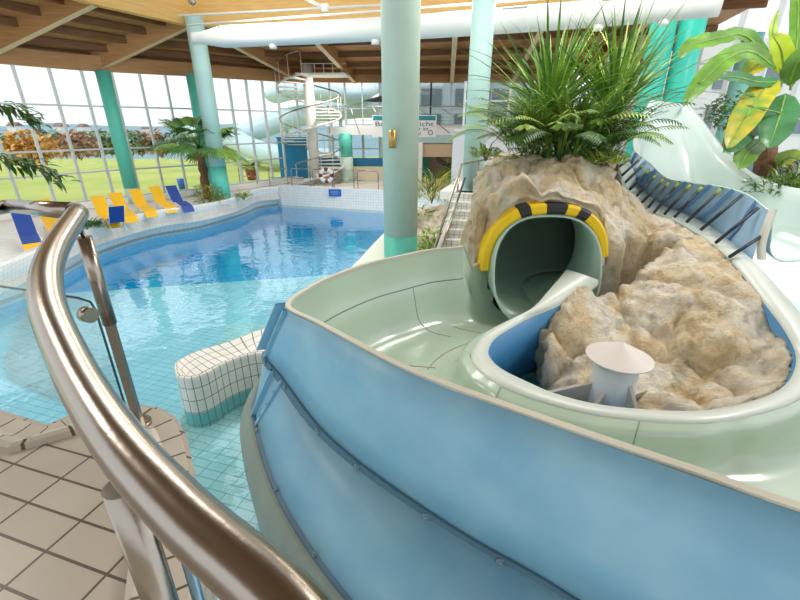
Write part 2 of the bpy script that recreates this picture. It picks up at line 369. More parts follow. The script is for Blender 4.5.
# ---- the wooden roof
ZE, ZR = 5.62, 7.0
RID = [(-10.9, 7.0), (-9.9, 11.5), (-9.1, 14.9), (-7.6, 17.85), (-7.55, 17.95), (-7.45, 18.0), (-6.5, 17.9), (-.57, 16.5), (4.1, 14.9), (11.0, 12.6)]
EAV = [(-16.9, 8.3), (-15.0, 11.9), (-13.4, 14.9), (-11.7, 17.6), (-9.1, 20.2), (-6.5, 24.3), (-3.3, 27.3), (-.5, 27.3), (4.5, 27.3), (13.0, 27.3)]
EZ = [5.5, 5.5, 5.5, 5.52, 5.6, 5.75, 5.95, 5.95, 5.95, 5.95]
def roofz(r, e, t): return ZR+.55+(ZE+.5-ZR-.55)*t
m = MB(); rows = []
for r, e, ez in zip(RID, EAV, EZ): rows.append([(r[0]+(e[0]-r[0])*t, r[1]+(e[1]-r[1])*t, ZR+.6+(ez+.52-ZR-.6)*t) for t in (0, .5, 1)])
m.loft(rows, False); struct(m.build('ceiling', w_mid, solid=.1, offset=0))
bn = 0
def beam(a, b, w, h, m_, nm='beam', label=None):
    mb = MB(); a = Vector(a); b = Vector(b); mb.bar(a+Vector((0, 0, h/2)), b+Vector((0, 0, h/2)), w, h); return struct(mb.build(nm, m_))
tn = [3]
def trim(mb, m_, **k): tn[0] += 1; return struct(mb.build('trim_%d' % tn[0], m_, **k))
for a, b in (((-7.6, 17.85, ZR), (-11.3, 17.6, 5.52)), ((-9.1, 14.9, ZR), (-13.2, 14.9, 5.5)), ((-9.9, 11.5, ZR), (-15, 11.6, 5.5)),
             ((-7.2, 18.0, ZR-.1), (-5.4, 26.0, 5.85)), ((-3.6, 17.2, ZR), (-2.6, 27.2, 5.95)), ((-.9, 16.6, ZR), (-.2, 27.2, 5.95)), ((1.8, 15.8, ZR), (3.0, 27.2, 5.95)), ((4.6, 14.8, ZR), (6.5, 27.2, 5.95)), ((7.6, 13.8, ZR), (10.5, 27.2, 5.95))):
    mb = MB(); mb.bar(Vector(a)+Vector((0, 0, .3)), Vector(b)+Vector((0, 0, .3)), .2, .6); trim(mb, w_mid)
    mb = MB(); mb.bar(Vector(a)-Vector((0, 0, .01)), Vector(b)-Vector((0, 0, .01)), .21, .03); trim(mb, mat('beam_edge', '#dcc7a4', .6))
# purlins parallel to the facade
for t in (.2, .38, .56, .74, .9):
    mb = MB()
    P = [Vector((r[0]+(e[0]-r[0])*t, r[1]+(e[1]-r[1])*t, ZR+.42+(ez+.34-ZR-.42)*t)) for r, e, ez in zip(RID, EAV, EZ)]
    for a, b in zip(P, P[1:]): mb.bar(a, b, .12, .22)
    trim(mb, w_purlin)
mb = MB()
for a, b, za, zb_ in zip(FAC, FAC[1:], FZ, FZ[1:]): mb.bar((a[0], a[1], za+.25), (b[0], b[1], zb_+.25), .22, .5)
trim(mb, w_mid)
mb = MB()
for a, b in zip(RID, RID[1:]): mb.bar((a[0], a[1], 8.3), (b[0], b[1], 8.3), .3, 2.6)
struct(mb.build('wall_clerestory', w_light))
# high ceiling over the slides with open glazed strips at its sides
mb = MB()
mb.box((-2, 1.2, 9.55), (22, 13.5, .15))
for k in range(4): mb.box((-8.4+k*5.6, 11.2, 9.55), (3.2, 5.4, .15))
struct(mb.build('ceiling_high', wood('ceiling_wood', '#9b6c40', '#7d5430')))
mb = MB()
for k in range(9): mb.box((0, -3.6+k*2.2, 9.3), (22, .22, .45))
trim(mb, w_dark)
# wall behind the photographer
mb = MB(); mb.box((0, -6, 3), (20, .2, 5)); struct(mb.build('wall_rear', mat('warm_wall', '#d9cdbb', .7)))
# ---- platform and its coping
edge = [(-60, 392), (0, 409), (47, 424), (72, 413), (100, 402), (140, 404), (160, 407), (176, 417), (186, 435), (192, 460), (197, 490), (196, 530), (196, 570), (200, 640)]
E2 = [Z(a, b, ZP) for a, b in edge]
m = MB(); pl = [tuple(p[:2]) for p in E2]; pl = pl + [(-.35, .2), (-.6, -2.5), (-5.5, -2.5), (-5.0, 1.6)]
m.ring([(p[0], p[1]) for p in pl][::-1], ZP-.3, ZP-.004); struct(m.build('floor_platform', t_deck))
def offs(pts, d):
    out = []
    for i, p in enumerate(pts):
        a = pts[max(0, i-1)]; b = pts[min(len(pts)-1, i+1)]; t = (b-a); t.z = 0; t.normalize(); out.append(p+Vector((t.y, -t.x, 0))*d)
    return out
Es = [E2[0], E2[0].lerp(E2[1], .5), E2[1], E2[1].lerp(E2[2], .5), E2[2], E2[2].lerp(E2[3], .5), E2[3]]+spline(E2[4:], 4) ; o1 = offs(Es, .01); o2 = offs(Es, .135); o3 = offs(Es, .19)
m = MB(); rows = []
for a, b, c in zip(o1, o2, o3):
    up = Vector((0, 0, 1)); rows.append([a-up*.5, a+up*(-.012), a.lerp(b, .1), a.lerp(b, .7), b.lerp(a, .15)+up*.006, b+up*.026, b.lerp(c, .5)+up*.034, b.lerp(c, .9)+up*.024, c+up*-.006])
m.loft(rows, False); struct(m.build('trim_coping', t_cop)) 
# seam joint strip parallel to the edge
# ================================================================== COLUMNS
def column(x, y, r, z0, z1, zs, lowmat, highmat, label):
    root = empty('column', (x, y, z0)); tag(root, label, 'column')
    m = MB(); m.cyl((0, 0), r, 0, zs-z0, 40); m.build('shaft_base', lowmat, root)
    m = MB(); m.cyl((0, 0), r*.992, zs-z0, z1-z0, 40); m.build('shaft', highmat, root); return root
column(.01, 7.25, .295, -.6, 9.4, 1.93, teal, palet, 'large pale green round column with a teal foot in the centre of the photo')
column(-10.95, 17.45, .25, HZ, 5.55, 1.35, palet, teal, 'teal round column in front of the glass facade beside the yellow loungers')
column(-7.25, 17.4, .31, HZ, 7.2, 2.2, teal, mat('paler_teal_paint', '#b0d6d2', .5), 'pale green column with teal foot behind the fan palm')
column(-8.45, 19.2, .24, HZ, 5.62, 2.2, teal, teal, 'slim teal column close to the facade, behind the fan palm column')
column(1.93, 11.5, .27, HZ, 6.9, 2.0, palet, mat('ice_teal_paint', '#a9cbc6', .5), 'pale column behind the stair handrail beside the alcove')
column(6.75, 12.6, .31, HZ, 7.0, 2.0, teal_b, teal_b, 'bright teal column, left one of the pair behind the white flume top')
column(7.4, 12.45, .31, HZ, 7.0, 2.0, teal_b, teal_b, 'bright teal column, right one of the pair behind the white flume top')
column(11.3, 15.6, .3, HZ, 6.4, 1.5, teal, mat('grey_teal_paint', '#86c4b8', .5), 'grey teal column before the right hand windows above the banana leaves')
column(-2.95, 24.2, .36, HZ, 3.3, 2.1, palet, teal, 'short teal and white column carrying the gallery beside the spiral stair')
# wall lamps on columns
def wall_lamp(x, y, z, rz, label):
    root = empty('wall_lamp', (x, y, z), rz); tag(root, label, 'lamp')
    m = MB(); m.box((0, -.02, 0), (.06, .04, .1)); m.build('bracket', steel, root)
    m = MB(); m.loft([[(.055*cos(q), -.05-.05*sin(q), zz) for q in [pi*k/8 for k in range(9)]] for zz in (-.13, .13)], True); m.loft([[(.055*cos(q), -.05-.05*sin(q), .13) for q in [pi*k/8 for k in range(9)]], [(0, -.05, .13)]*9], False)
    m.build('shade', mat('lamp_brass', '#c9a763', .3, .5), root, solid=.006)
p = T(393, 138, 7.05); wall_lamp(p.x, 7.25-.29, p.z, 0, 'small brass uplight on the centre column')
p = T(480, 137, 11.2); wall_lamp(p.x, p.y, p.z, R_(25), 'small lit uplight on the pale column beside the alcove')
# ================================================================== WATER SLIDE (foreground channel)
I_pairs = [((566, 270), (599, 281), 1.86), ((548, 291), (586, 291), 1.74), ((531, 309), (556, 306), 1.62), ((508, 321), (530, 317), 1.55), ((487, 332), (508, 329), 1.52),
           ((475, 344), (494, 339), 1.5), ((470, 356), (489, 353), 1.5), ((478, 371), (499, 367), 1.5), ((505, 389), (525, 381), 1.5), ((550, 405), (562, 396), 1.5),
           ((610, 418), (615, 407), 1.5), ((700, 424), (700, 411), 1.5), ((765, 413), (755, 400), 1.5), ((802, 397), (785, 384), 1.5), ((815, 365), (796, 358), 1.55),
           ((808, 325), (785, 330), 1.7), ((780, 290), (758, 294), 1.9), ((752, 260), (730, 260), 2.1), ((712, 228), (700, 236), 2.2), ((684, 213), (672, 220), 2.3),
           ((660, 204), (647, 210), 2.37), ((641, 188), (629, 192), 2.55), ((633, 170), (621, 172), 2.9), ((628, 158), (616, 160), 3.05)]
IO = [Z(*a, z) for a, b, z in I_pairs]; II = [Z(*b, z) for a, b, z in I_pairs]
def at(P, k): i = int(k); return P[i].lerp(P[min(i+1, len(P)-1)], k-i)
ST = [((1.28, 5.88, 1.87), 0, 1.08), ((1.08, 5.68, 1.87), .4, 1.08), ((1.0, 5.59, 1.88), .7, 1.08), ((.86, 5.44, 2.19), .95, 1.09), ((.78, 5.40, 2.2), 1.1, 1.10), ((.39, 5.27, 2.2), 2, 1.13), ((0, 4.99, 2.2), 3, 1.15), ((-.354, 4.71, 2.2), 4, 1.15), ((-.70, 4.28, 2.2), 5, 1.15),
      ((-.90, 3.91, 2.2), 5.5, 1.15), ((-1.0, 3.46, 2.2), 6, 1.15), ((-.67, 3.12, 2.2), 6.5, 1.15), ((-.3, 2.75, 2.2), 7, 1.15), ((0, 2.46, 2.2), 7.5, 1.15), ((.31, 2.22, 2.2), 8, 1.15), ((.58, 2.04, 2.2), 9, 1.15),
      ((1.04, 1.74, 2.2), 10, 1.15), ((1.41, 1.51, 2.2), 11, 1.15), ((1.71, 1.31, 2.2), 11.6, 1.15), ((2.3, 1.0, 2.2), 12, 1.15), ((3.1, .75, 2.2), 13, 1.15), ((4.2, .9, 2.2), 14, 1.18), ((5.2, 1.7, 2.2), 15, 1.2), ((5.9, 3.2, 2.3), 16, 1.25), ((6.2, 4.9, 2.5), 17, 1.3)]
RIM = spline([a for a, k, z in ST], 6); INN = spline([at(IO, k) for a, k, z in ST], 6)
FLZ = [v.x for v in spline([(z, 0, 0) for a, k, z in ST], 6)]
def section(a, b, fz, seam=.42):
    """points from the outer rim over the floor to the inner lip"""
    d = b-a; d.z = 0; w = d.length; d.normalize(); up = Vector((0, 0, 1)); P = []
    fa = Vector((a.x, a.y, fz)); fb = Vector((b.x, b.y, fz)); r = min(.3, w*.25)
    zs = max(fz+.35, a.z-seam)
    P += [a, Vector((a.x, a.y, a.z*.5+zs*.5))+d*.015, Vector((a.x, a.y, zs))+d*.03, Vector((a.x, a.y, zs-.015))+d*.045]
    s0 = P[-1]; q = fa+d*(.10)+up*r
    P += [s0.lerp(q, .5), q]
    for k in range(1, 6): t = k/5*pi/2; P.append(fa+d*(.10+r*(1-cos(t)))+up*r*(1-sin(t)))
    e = fb-d*(.12+r)
    P += [P[-1].lerp(e, .33), P[-1].lerp(e, .66)]
    for k in range(0, 6): t = k/5*pi/2; P.append(fb-d*(.12+r*(1-sin(t)))+up*r*(1-cos(t)))
    P += [P[-1].lerp(b, .5), b]
    return P
slide = empty('water_slide', (.5, 3.6, 0)); tag(slide, 'wide open water slide channel, pale green inside and blue outside, in the foreground', 'water slide')
def under(parent, mb): return shift(mb, parent.location)
SEC = [section(a, b, fz) for a, b, fz in zip(RIM, INN, FLZ)]
m = MB(); m.loft(SEC, True); under(slide, m).build('channel', fib_in, slide)
# dark joint under the splash panel, seams
m = MB(); m.tube([s[3]+Vector((0, 0, -.005)) for s in SEC[22:]], .007, 6); under(slide, m).build('seam', mat('seam_dark', '#6d7a70', .6), slide)
def cross_seam(i, k0, k1, parent=slide, mm='#8d9a8c'):
    m = MB(); m.tube([p+Vector((0, 0, .002)) for p in SEC[i][k0:k1]], .005, 5); under(parent, m).build('seam', mat('seam_'+mm[1:], mm, .6), parent)
def near_px(P, px):
    def pr(p): d = p-Vector((0, 0, H)); dep = d.y*c_-d.z*s_; return 400+d.x/dep*FPX
    return pr
cross_seam(34, 3, 12)
cross_seam(29, 9, 20, mm='#a59c80'); cross_seam(48, 9, 14, mm='#a59c80')
m = MB(); m.tube([s_[13].lerp(s_[12], .3)+Vector((0, 0, .003)) for s_ in SEC[14:50]], .006, 5); under(slide, m).build('seam', mat('seam_ochre', '#b5a67e', .6), slide)
# inner wall seams (at px 500 and 642)
for target in (500, 642):
    best = min(range(48, len(SEC)-20), key=lambda i: abs(near_px(None, None)(SEC[i][-1])-target)); cross_seam(best, -8, None)
# outer rim lip (tan)
m = MB(); rows = []
for i, a in enumerate(RIM):
    d = INN[i]-a; d.z = 0; d.normalize(); rows.append([a-d*.035+Vector((0, 0, -.03)), a-d*.035+Vector((0, 0, .008)), a+d*.012+Vector((0, 0, .008)), a+d*.016+Vector((0, 0, -.02))])
m.loft(rows, False); under(slide, m).build('rim', mat('fibreglass_rim', '#c3c0ae', .45), slide)
# inner lip and the blue outside of the island wall
LO = spline(IO[:19], 6); LI = spline(II[:19], 6)
m = MB(); rows = []
for a, b in zip(LO, LI):
    n = (b-a); n.z = 0; n.normalize(); u = Vector((0, 0, 1)); rows.append([a-u*.03, a+u*.012+n*.012, a.lerp(b, .5)+u*.018, b+u*.012-n*.012, b-u*.05])
m.loft(rows, True); under(slide, m).build('lip', fib_lip, slide)
m = MB(); m.loft([[b-Vector((0, 0, .02)), Vector((b.x, b.y, .7))] for b in LI[6:]], True); under(slide, m).build('island_side', blue_dk, slide, solid=.02)
# blue outer skin
KR = [(-.35, 4.75, 2.2), (-.72, 4.32, 2.2), (-.93, 3.93, 2.2), (-1.03, 3.44, 2.2), (-.69, 3.09, 2.2), (-.32, 2.72, 2.2), (-.02, 2.43, 2.2), (.56, 2.01, 2.2), (1.02, 1.71, 2.2), (1.69, 1.28, 2.2), (2.28, .96, 2.2), (3.1, .71, 2.2)]
KB = [(-.7, 5.1, 1.6), (-1.1, 4.6, 1.6), (-1.30, 4.15, 1.6), (-1.33, 3.62, 1.62), (-1.09, 3.33, 1.5), (-.65, 2.76, 1.4), (-.22, 2.34, 1.36), (.38, 1.90, 1.29), (.85, 1.61, 1.25), (1.5, 1.15, 1.2), (2.2, .72, 1.2), (3.1, .45, 1.2)]
KL = [(-.9, 5.3, .9), (-1.3, 4.9, .9), (-1.56, 4.35, .95), (-1.55, 3.75, .96), (-1.42, 3.35, .95), (-1.08, 2.68, .92), (-.68, 2.12, .9), (-.2, 1.60, .9), (.35, 1.15, .85), (1.2, .65, .85), (2.2, .2, .85), (3.1, 0, .85)]
SR, SB, SL = spline(KR, 6), spline(KB, 6), spline(KL, 6)
m = MB(); m.loft([[a+Vector((0, 0, -.01)), a.lerp(b, .33)+Vector((0, 0, .0)), a.lerp(b, .66), b] for a, b in zip(SR[16:], SB[16:])], True); under(slide, m).build('splash_panel', blue, slide, solid=.012)
m = MB(); m.loft([[a+Vector((0, 0, -.01)), a.lerp(b, .5), b] for a, b in zip(SR[:17], SB[:17])], True); under(slide, m).build('splash_panel', blue, slide, solid=.012)
m = MB(); m.loft([[b, b.lerp(l, .5)+(b-l).normalized()*0, l] for b, l in zip(SB, SL)], True); under(slide, m).build('shell', blue, slide, solid=.012)
def flange(P, Q, name, w=.035, h=.05, rng=slice(None), mm=blue_d):
    m = MB(); rows = []
    for a, b in list(zip(P, Q))[rng]:
        n = a-Vector((.9, 4.2, a.z)); n.z = 0; n.normalize(); u = (a-b).normalized() if (a-b).length > 0 else Vector((0, 0, 1))
        rows.append([a+u*h, a+u*h+n*w, a-u*h*.4+n*w, a-u*h*.4])
    m.loft(rows, False); return under(slide, m).build(name, mm, slide)
flange(SB, SR, 'flange', .028, .062, slice(18, None))
flange(SL, SB, 'flange', .04, .075, slice(0, None))
# vertical flanges on the left end
def vflange(i, P, Q, w=.05, mm=blue):
    m = MB(); a, b = P[i], Q[i]; rows = []
    for k in range(9):
        t = k/8; p = a.lerp(b, t); n = p-Vector((.9, 4.2, p.z)); n.z = 0; n.normalize(); tg = Vector((-n.y, n.x, 0))
        rows.append([p-tg*.02, p-tg*.02+n*w, p+tg*.02+n*w, p+tg*.02])
    m.loft(rows, False); under(slide, m).build('flange', mm, slide)
vflange(17, SR, SB, .10); vflange(19, SR, SB, .035); vflange(22, SB, SL, .05); vflange(24, SB, SL, .03)
def bolt(p, r=.02):
    n = p-Vector((.9, 4.2, p.z)); n.z = 0; n.normalize(); q = p+n*.027
    m = MB(); m.tube([q, q+n*.008], r*1.25, 14); m.tube([q+n*.008, q+n*.018], r*.7, 6); under(slide, m).build('bolt', mat('bolt_grey', '#9fb4bf', .35, .7), slide)
for i in range(20, 62, 5): bolt(SB[i]+(SR[i]-SB[i]).normalized()*-.01)
for i in range(25, 62, 6): bolt(SL[i]+(SB[i]-SL[i]).normalized()*.03)
for k in range(1, 4): bolt(SR[19].lerp(SB[19], k/4+.02), .012); 
for k in range(1, 4): bolt(SB[24].lerp(SL[24], k/4), .012)
# grey green skirt
m = MB(); rows = []
for a, b in zip(SL, SB):
    n = a-Vector((.9, 4.2, a.z)); n.z = 0; n.normalize(); rows.append([a+n*.0, a+n*.05+Vector((0, 0, .015)), a+n*.07+Vector((0, 0, .0)), a+n*.16-Vector((0, 0, .12)), a+n*.18-Vector((0, 0, .22)), Vector((a.x, a.y, -.37))+n*.12])
m.loft(rows, True); under(slide, m).build('skirt', fib_grey, slide)
# ---- tunnel
tun = empty('slide_tunnel', (2.07, 5.85, 1.1)); tag(tun, 'dark tunnel mouth of the slide with a yellow and black striped hood edge', 'tunnel')
def tsec(c, w, h, ang, n=40, z0=0):
    P = []
    for k in range(n+1):
        q = -pi/2+2*pi*k/n; sx = abs(cos(q))**.75*(1 if cos(q) > 0 else -1); sz = abs(sin(q))**.85*(1 if sin(q) > 0 else -1)
        P.append(Vector((c[0]+w*sx*cos(ang), c[1]+w*sx*sin(ang)-z0*(.5-.5*sz), c[2]+h/2+h/2*sz)))
    return P
rows = [tsec((2.03, 5.66, 1.08), .755, 1.5, 0, z0=.4)]+[tsec(c, .79, 1.53, a) for c, a in (((2.07, 6.3, 1.09), -.05), ((2.15, 6.9, 1.05), -.2), ((2.4, 7.5, 1.0), -.5), ((2.85, 7.95, .95), -.9), ((3.5, 8.2, .9), -1.3), ((4.2, 8.25, .85), -1.5))]
m = MB(); m.loft(rows, True); under(tun, m).build('tube', mat('tunnel_green', '#b7d3c4', .3), tun, solid=.03, offset=1)
m = MB(); P = tsec((2.07, 5.8, 1.1), .8, 1.55, 0, 80)
segs = []; hood = P[37:80-36+43-36]  # filled below
# hood pieces: angles from left lip over the top to the right
def hp(q):
    sx = abs(cos(q))**.75*(1 if cos(q) > 0 else -1); sz = abs(sin(q))**.85*(1 if sin(q) > 0 else -1); return sx, sz
def hoodseg(q0, q1, mm, nm):
    rows = []
    n = max(3, int(abs(q1-q0)/.06))
    for k in range(n+1):
        q = q0+(q1-q0)*k/n; sx, sz = hp(q); c = Vector((2.03, 5.64, 1.1+.745)); row = []
        for (dy, s1) in ((0, 0), (-.02, .03), (-.02, .10), (0, .13), (.22, .15), (.22, .0), (0, 0)): row.append(c+Vector(((.76+s1)*sx, dy, (.75+s1)*sz)))
        rows.append(row)
    m = MB(); m.loft(rows, False); m.add([r for r in rows[0]], [tuple(range(6))]); m.add([r for r in rows[-1]], [tuple(range(6))[::-1]]); under(tun, m).build(nm, mm, tun)
D = pi/180
hoodseg(182*D, 114*D, yellow, 'hood_edge'); hoodseg(114*D, 103*D, black, 'black_stripe'); hoodseg(103*D, 92*D, yellow, 'yellow_stripe'); hoodseg(92*D, 81*D, black, 'black_stripe')
hoodseg(81*D, 70*D, yellow, 'yellow_stripe'); hoodseg(70*D, 58*D, black, 'black_stripe'); hoodseg(58*D, 8*D, yellow, 'hood_edge')
# ---- upper flume
flume = empty('upper_flume', (5.2, 7.5, HZ)); tag(flume, 'pale white flume sweeping down from the upper right behind the rock', 'water slide')
Nn = [T(650, 100, 9.3), T(636, 128, 9.0), T(634, 150, 8.6), T(650, 164, 8.1), T(666, 178, 7.5), T(692, 183, 6.9), T(722, 187, 6.4), T(747, 195, 6.0), T(768, 211, 5.55)]
Ff = [T(686, 104, 9.6), T(699, 122, 9.05), T(709, 135, 8.7), T(719, 148, 8.35), T(732, 161, 7.9), T(752, 175, 7.3), T(776, 185, 6.8), T(806, 191, 6.3), T(860, 196, 5.75)]
FN = spline(Nn, 6); FF = spline(Ff, 6); rows = []
for i, (a, b) in enumerate(zip(FN, FF)):
    t = i/(len(FN)-1); d = b-a; d.z = 0; w = d.length; d.normalize(); base = min(a.z, b.z)
    fz = base-(.36+.39*min(1, t*2.4)); row = [a]
    r = .3*w
    row += [Vector((a.x, a.y, a.z*.5+(fz+r)*.5))+d*.12]
    for k in range(6): q = k/5*pi/2; row.append(Vector((a.x, a.y, fz))+d*(.2+r*(1-cos(q)))+Vector((0, 0, r*(1-sin(q))*.8)))
    for k in range(6): q = k/5*pi/2; row.append(Vector((b.x, b.y, fz))-d*(.1+r*(1-sin(q)))+Vector((0, 0, r*(1-cos(q)))))
    row += [row[-1].lerp(b, .5), b]
    rows.append(row)
m = MB(); m.loft(rows, True)
m.add(rows[0], [tuple(range(len(rows[0])))]); under(flume, m).build('bowl', fib_flume, flume, solid=.02, offset=-1)
m = MB(); m.tube([r[-2] for r in rows], .012, 6); under(flume, m).build('seam', mat('seam_flume', '#b6cfcb', .5), flume)
m = MB(); rr2 = []
for r in rows:
    d = (r[-1]-r[0]); d.z = 0; d.normalize(); rr2.append([r[-1], r[-1]+Vector((0, 0, .02))+d*.02, r[-1]+d*.12, r[-1]+d*.12-Vector((0, 0, .15))])
m.loft(rr2, True); under(flume, m).build('far_rim', fib_flume, flume)
# blue outside of its near wall, down to the strip
S_in = spline([IO[i] for i in (23, 22, 21, 20, 19, 18, 17)], 5); NW = spline([Nn[2], Nn[3], Nn[4], Nn[5], Nn[6], Nn[7], Nn[8]], 5)
m = MB(); rows2 = []
for a, b in zip(NW, S_in):
    mid = a.lerp(b, .5)+Vector((-.01, -.01, -.10)); rows2.append([a+Vector((-.02, -.02, -.005)), a.lerp(mid, .5)+Vector((-.03, -.02, .0)), mid, b+Vector((.05, .05, -.06))])
m.loft(rows2, True); under(flume, m).build('blue_underside', blue_dk if False else mat('fibreglass_pale_blue', '#a3c8e8', .3), flume)  # one even pale blue for the flume's near wall
for i in (1, 4, 7, 14, 18, 22, 27):
    m = MB(); m.loft([[p, p+Vector((-.05, -.05, .03)), p+Vector((-.02, .0, .0))+(rows2[min(i+1, len(rows2)-1)][j]-rows2[i][j]).normalized()*.07] for j, p in enumerate(rows2[i])], False); under(flume, m).build('rib', mat('rib_blue', '#6b9fcf', .3), flume)
# end lip
m = MB(); a = Nn[8]; b = IO[17]+Vector((.1, .05, .0)); e = spline([a+Vector((0, 0, .02)), a.lerp(b, .35)+Vector((-.05, -.02, 0)), a.lerp(b, .7)+Vector((-.04, 0, 0)), b], 5)
m.loft([[p, p+Vector((.0, -.05, 0)), p+Vector((.09, -.04, 0)), p+Vector((.09, .02, 0))] for p in e], True); under(flume, m).build('end_lip', fib_tan if False else mat('lip_grey', '#c9cabd', .4), flume)
# strip along the rock
m = MB(); rows = []
for a, b in zip(spline(IO[17:], 5), spline(II[17:], 5)):
    u = Vector((0, 0, 1)); rows.append([a-u*.04, a+u*.01, b+u*.01, b-u*.10])
m.loft(rows, False); under(flume, m).build('walkway_strip', mat('strip_grey', '#c3cfca', .4), flume)
bars = [((619, 168), (630, 159)), ((622, 177), (641, 158)), ((625, 184), (644, 165)), ((630, 191), (649, 170)), ((636, 198), (656, 175)), ((642, 204), (664, 179)), ((648, 209), (669, 182)), ((654, 214), (679, 182)), ((664, 216), (691, 184)), ((674, 219), (703, 186)), ((686, 224), (722, 188)), ((700, 232), (742, 195)), ((715, 245), (758, 208)), ((729, 259), (768, 232))]
IIf = spline(II[16:], 12)
def pr(p): d = p-Vector((0, 0, H)); dep = d.y*c_-d.z*s_; return (400+d.x/dep*FPX, 300-(d.y*s_+d.z*c_)/dep*FPX, dep)
NWf = spline(list(NW), 3)
grn = mat('green_bar_end', '#8fa245', .5)
for i, (bp_, tp_) in enumerate(bars):
    a = min(IIf, key=lambda p: math.dist(pr(p)[:2], bp_)); t0 = pr(a)[2]
    b0 = min(NWf, key=lambda p: math.dist(pr(p)[:2], tp_)); t1 = pr(b0)[2]-.06
    A = T(*bp_, t0-.01); B = T(*tp_, min(t1, t0+.3)); w = .045
    m = MB(); m.tube([A+Vector((0, 0, .03)), B], w/2, 8); br = under(flume, m).build('support_bar', steel_dark, flume)
    if i < 11:
        m = MB(); m.tube([B.lerp(A, .2), B.lerp(A, .04)], w/2+.005, 8); under(flume, m).build('bar_end_sleeve', grn, br)
# lower support of flume
m = MB(); m.cyl((5.9, 9.6), .16, HZ, 2.7); under(flume, m).build('support_post', white, flume)
m = MB(); m.cyl((5.5, 7.2), .16, -.6, 1.6); under(flume, m).build('support_post', white, flume)
# ================================================================== ROCK
RC = [  # px, py, z
 (548, 333, 1.42), (575, 318, 1.55), (600, 332, 1.42), (540, 360, 1.0), (545, 392, .8), (590, 395, .95), (640, 395, 1.05), (680, 400, 1.1), (740, 395, 1.2), (775, 378, 1.3), (792, 356, 1.42), (760, 345, 1.45),
 (700, 350, 1.4), (650, 340, 1.35), (740, 320, 1.7), (700, 300, 1.80), (650, 300, 1.7), (770, 320, 1.7), (745, 292, 1.9), (715, 262, 2.06), (690, 262, 2.03), (620, 300, 1.62), (607, 270, 1.80), (612, 285, 1.72), (630, 270, 1.86), (650, 265, 1.94),
 (660, 232, 2.2), (650, 248, 2.08), (628, 245, 2.14), (675, 246, 2.14), (640, 215, 2.32), (606, 245, 2.14), (605, 222, 2.46), (625, 195, 2.6), (610, 180, 2.85), (600, 205, 2.7), (575, 197, 2.76), (540, 197, 2.76), (505, 200, 2.72), (560, 180, 3.0), (520, 178, 3.05),
 (495, 168, 3.1), (530, 162, 3.15), (570, 160, 3.2), (600, 165, 3.1), (485, 200, 2.75), (478, 225, 2.3), (472, 262, 1.75), (610, 158, 3.1)]
RP = [Z(a, b, z) for a, b, z in RC] + [Vector(v) for v in ((1.1, 9.5, 3.0), (3.5, 10, 3.0), (4.6, 9.8, 3.0), (2, 9, 3.05), (.9, 8.3, 2.8), (.95, 7, 2.4), (1.5, 6.6, 2.95), (2.3, 6.4, 2.95), (2.8, 6.6, 2.9))]
RP += [p-Vector((0, 0, .02)) for p in II[12:22]]
A = np.array([[p.x, p.y] for p in RP]); zc = np.array([p.z for p in RP]); n_ = len(A)
D2 = ((A[:, None]-A[None])**2).sum(-1); K = np.sqrt(D2+.01)
M_ = np.zeros((n_+3, n_+3)); M_[:n_, :n_] = K - np.eye(n_)*.03; M_[:n_, n_] = 1; M_[:n_, n_+1:] = A; M_[n_, :n_] = 1; M_[n_+1:, :n_] = A.T
sol = np.linalg.solve(M_, np.concatenate([zc, [0, 0, 0]]))
isl = [tuple(p[:2]) for p in LI[8:]]
def hgt(x, y):
    d = np.sqrt(((A-[x, y])**2).sum(1)+.01); return float(d@sol[:n_] + sol[n_] + sol[n_+1]*x + sol[n_+2]*y)
rimS = spline(II, 6)
VA, VB = Z(546, 330, 1.45), Z(541, 392, .8)
# domain: between left flank line / tunnel front and the strip
def inside(x, y):
    if y < 5.95:
        # island: right of the inner lip ring
        P = [(p.x, p.y) for p in rimS if p.y < 6.1]; P = P[2:]
        c = False; j = len(P)-1
        for i in range(len(P)):
            if (P[i][1] > y) != (P[j][1] > y) and x < (P[j][0]-P[i][0])*(y-P[i][1])/(P[j][1]-P[i][1])+P[i][0]: c = not c
            j = i
        if y < 5.0 and x < np.interp(y, [VB.y, VA.y], [VB.x, VA.x]): return False
        return c or (y > 5.75 and 1.05 < x < 3.2)
    xr = np.interp(y, [p.y for p in II[16:]]+[9.3, 10.5], [p.x-.01 for p in II[16:]]+[4.9, 5.4])
    return np.interp(y, [5.75, 6.5, 7.5, 8.5, 10], [1.0, 1.08, 1.3, 1.8, 2.2]) < x < xr
res = .035
xs = np.arange(.9, 5.5, res); ys = np.arange(2.7, 9.9, res); idx = {}; V = []; F = []
def rn(x, y, z, h):
    v = Vector((x, y, z)); return noise.fractal(v*h, .8, 2.2, 4)
DZO = .03
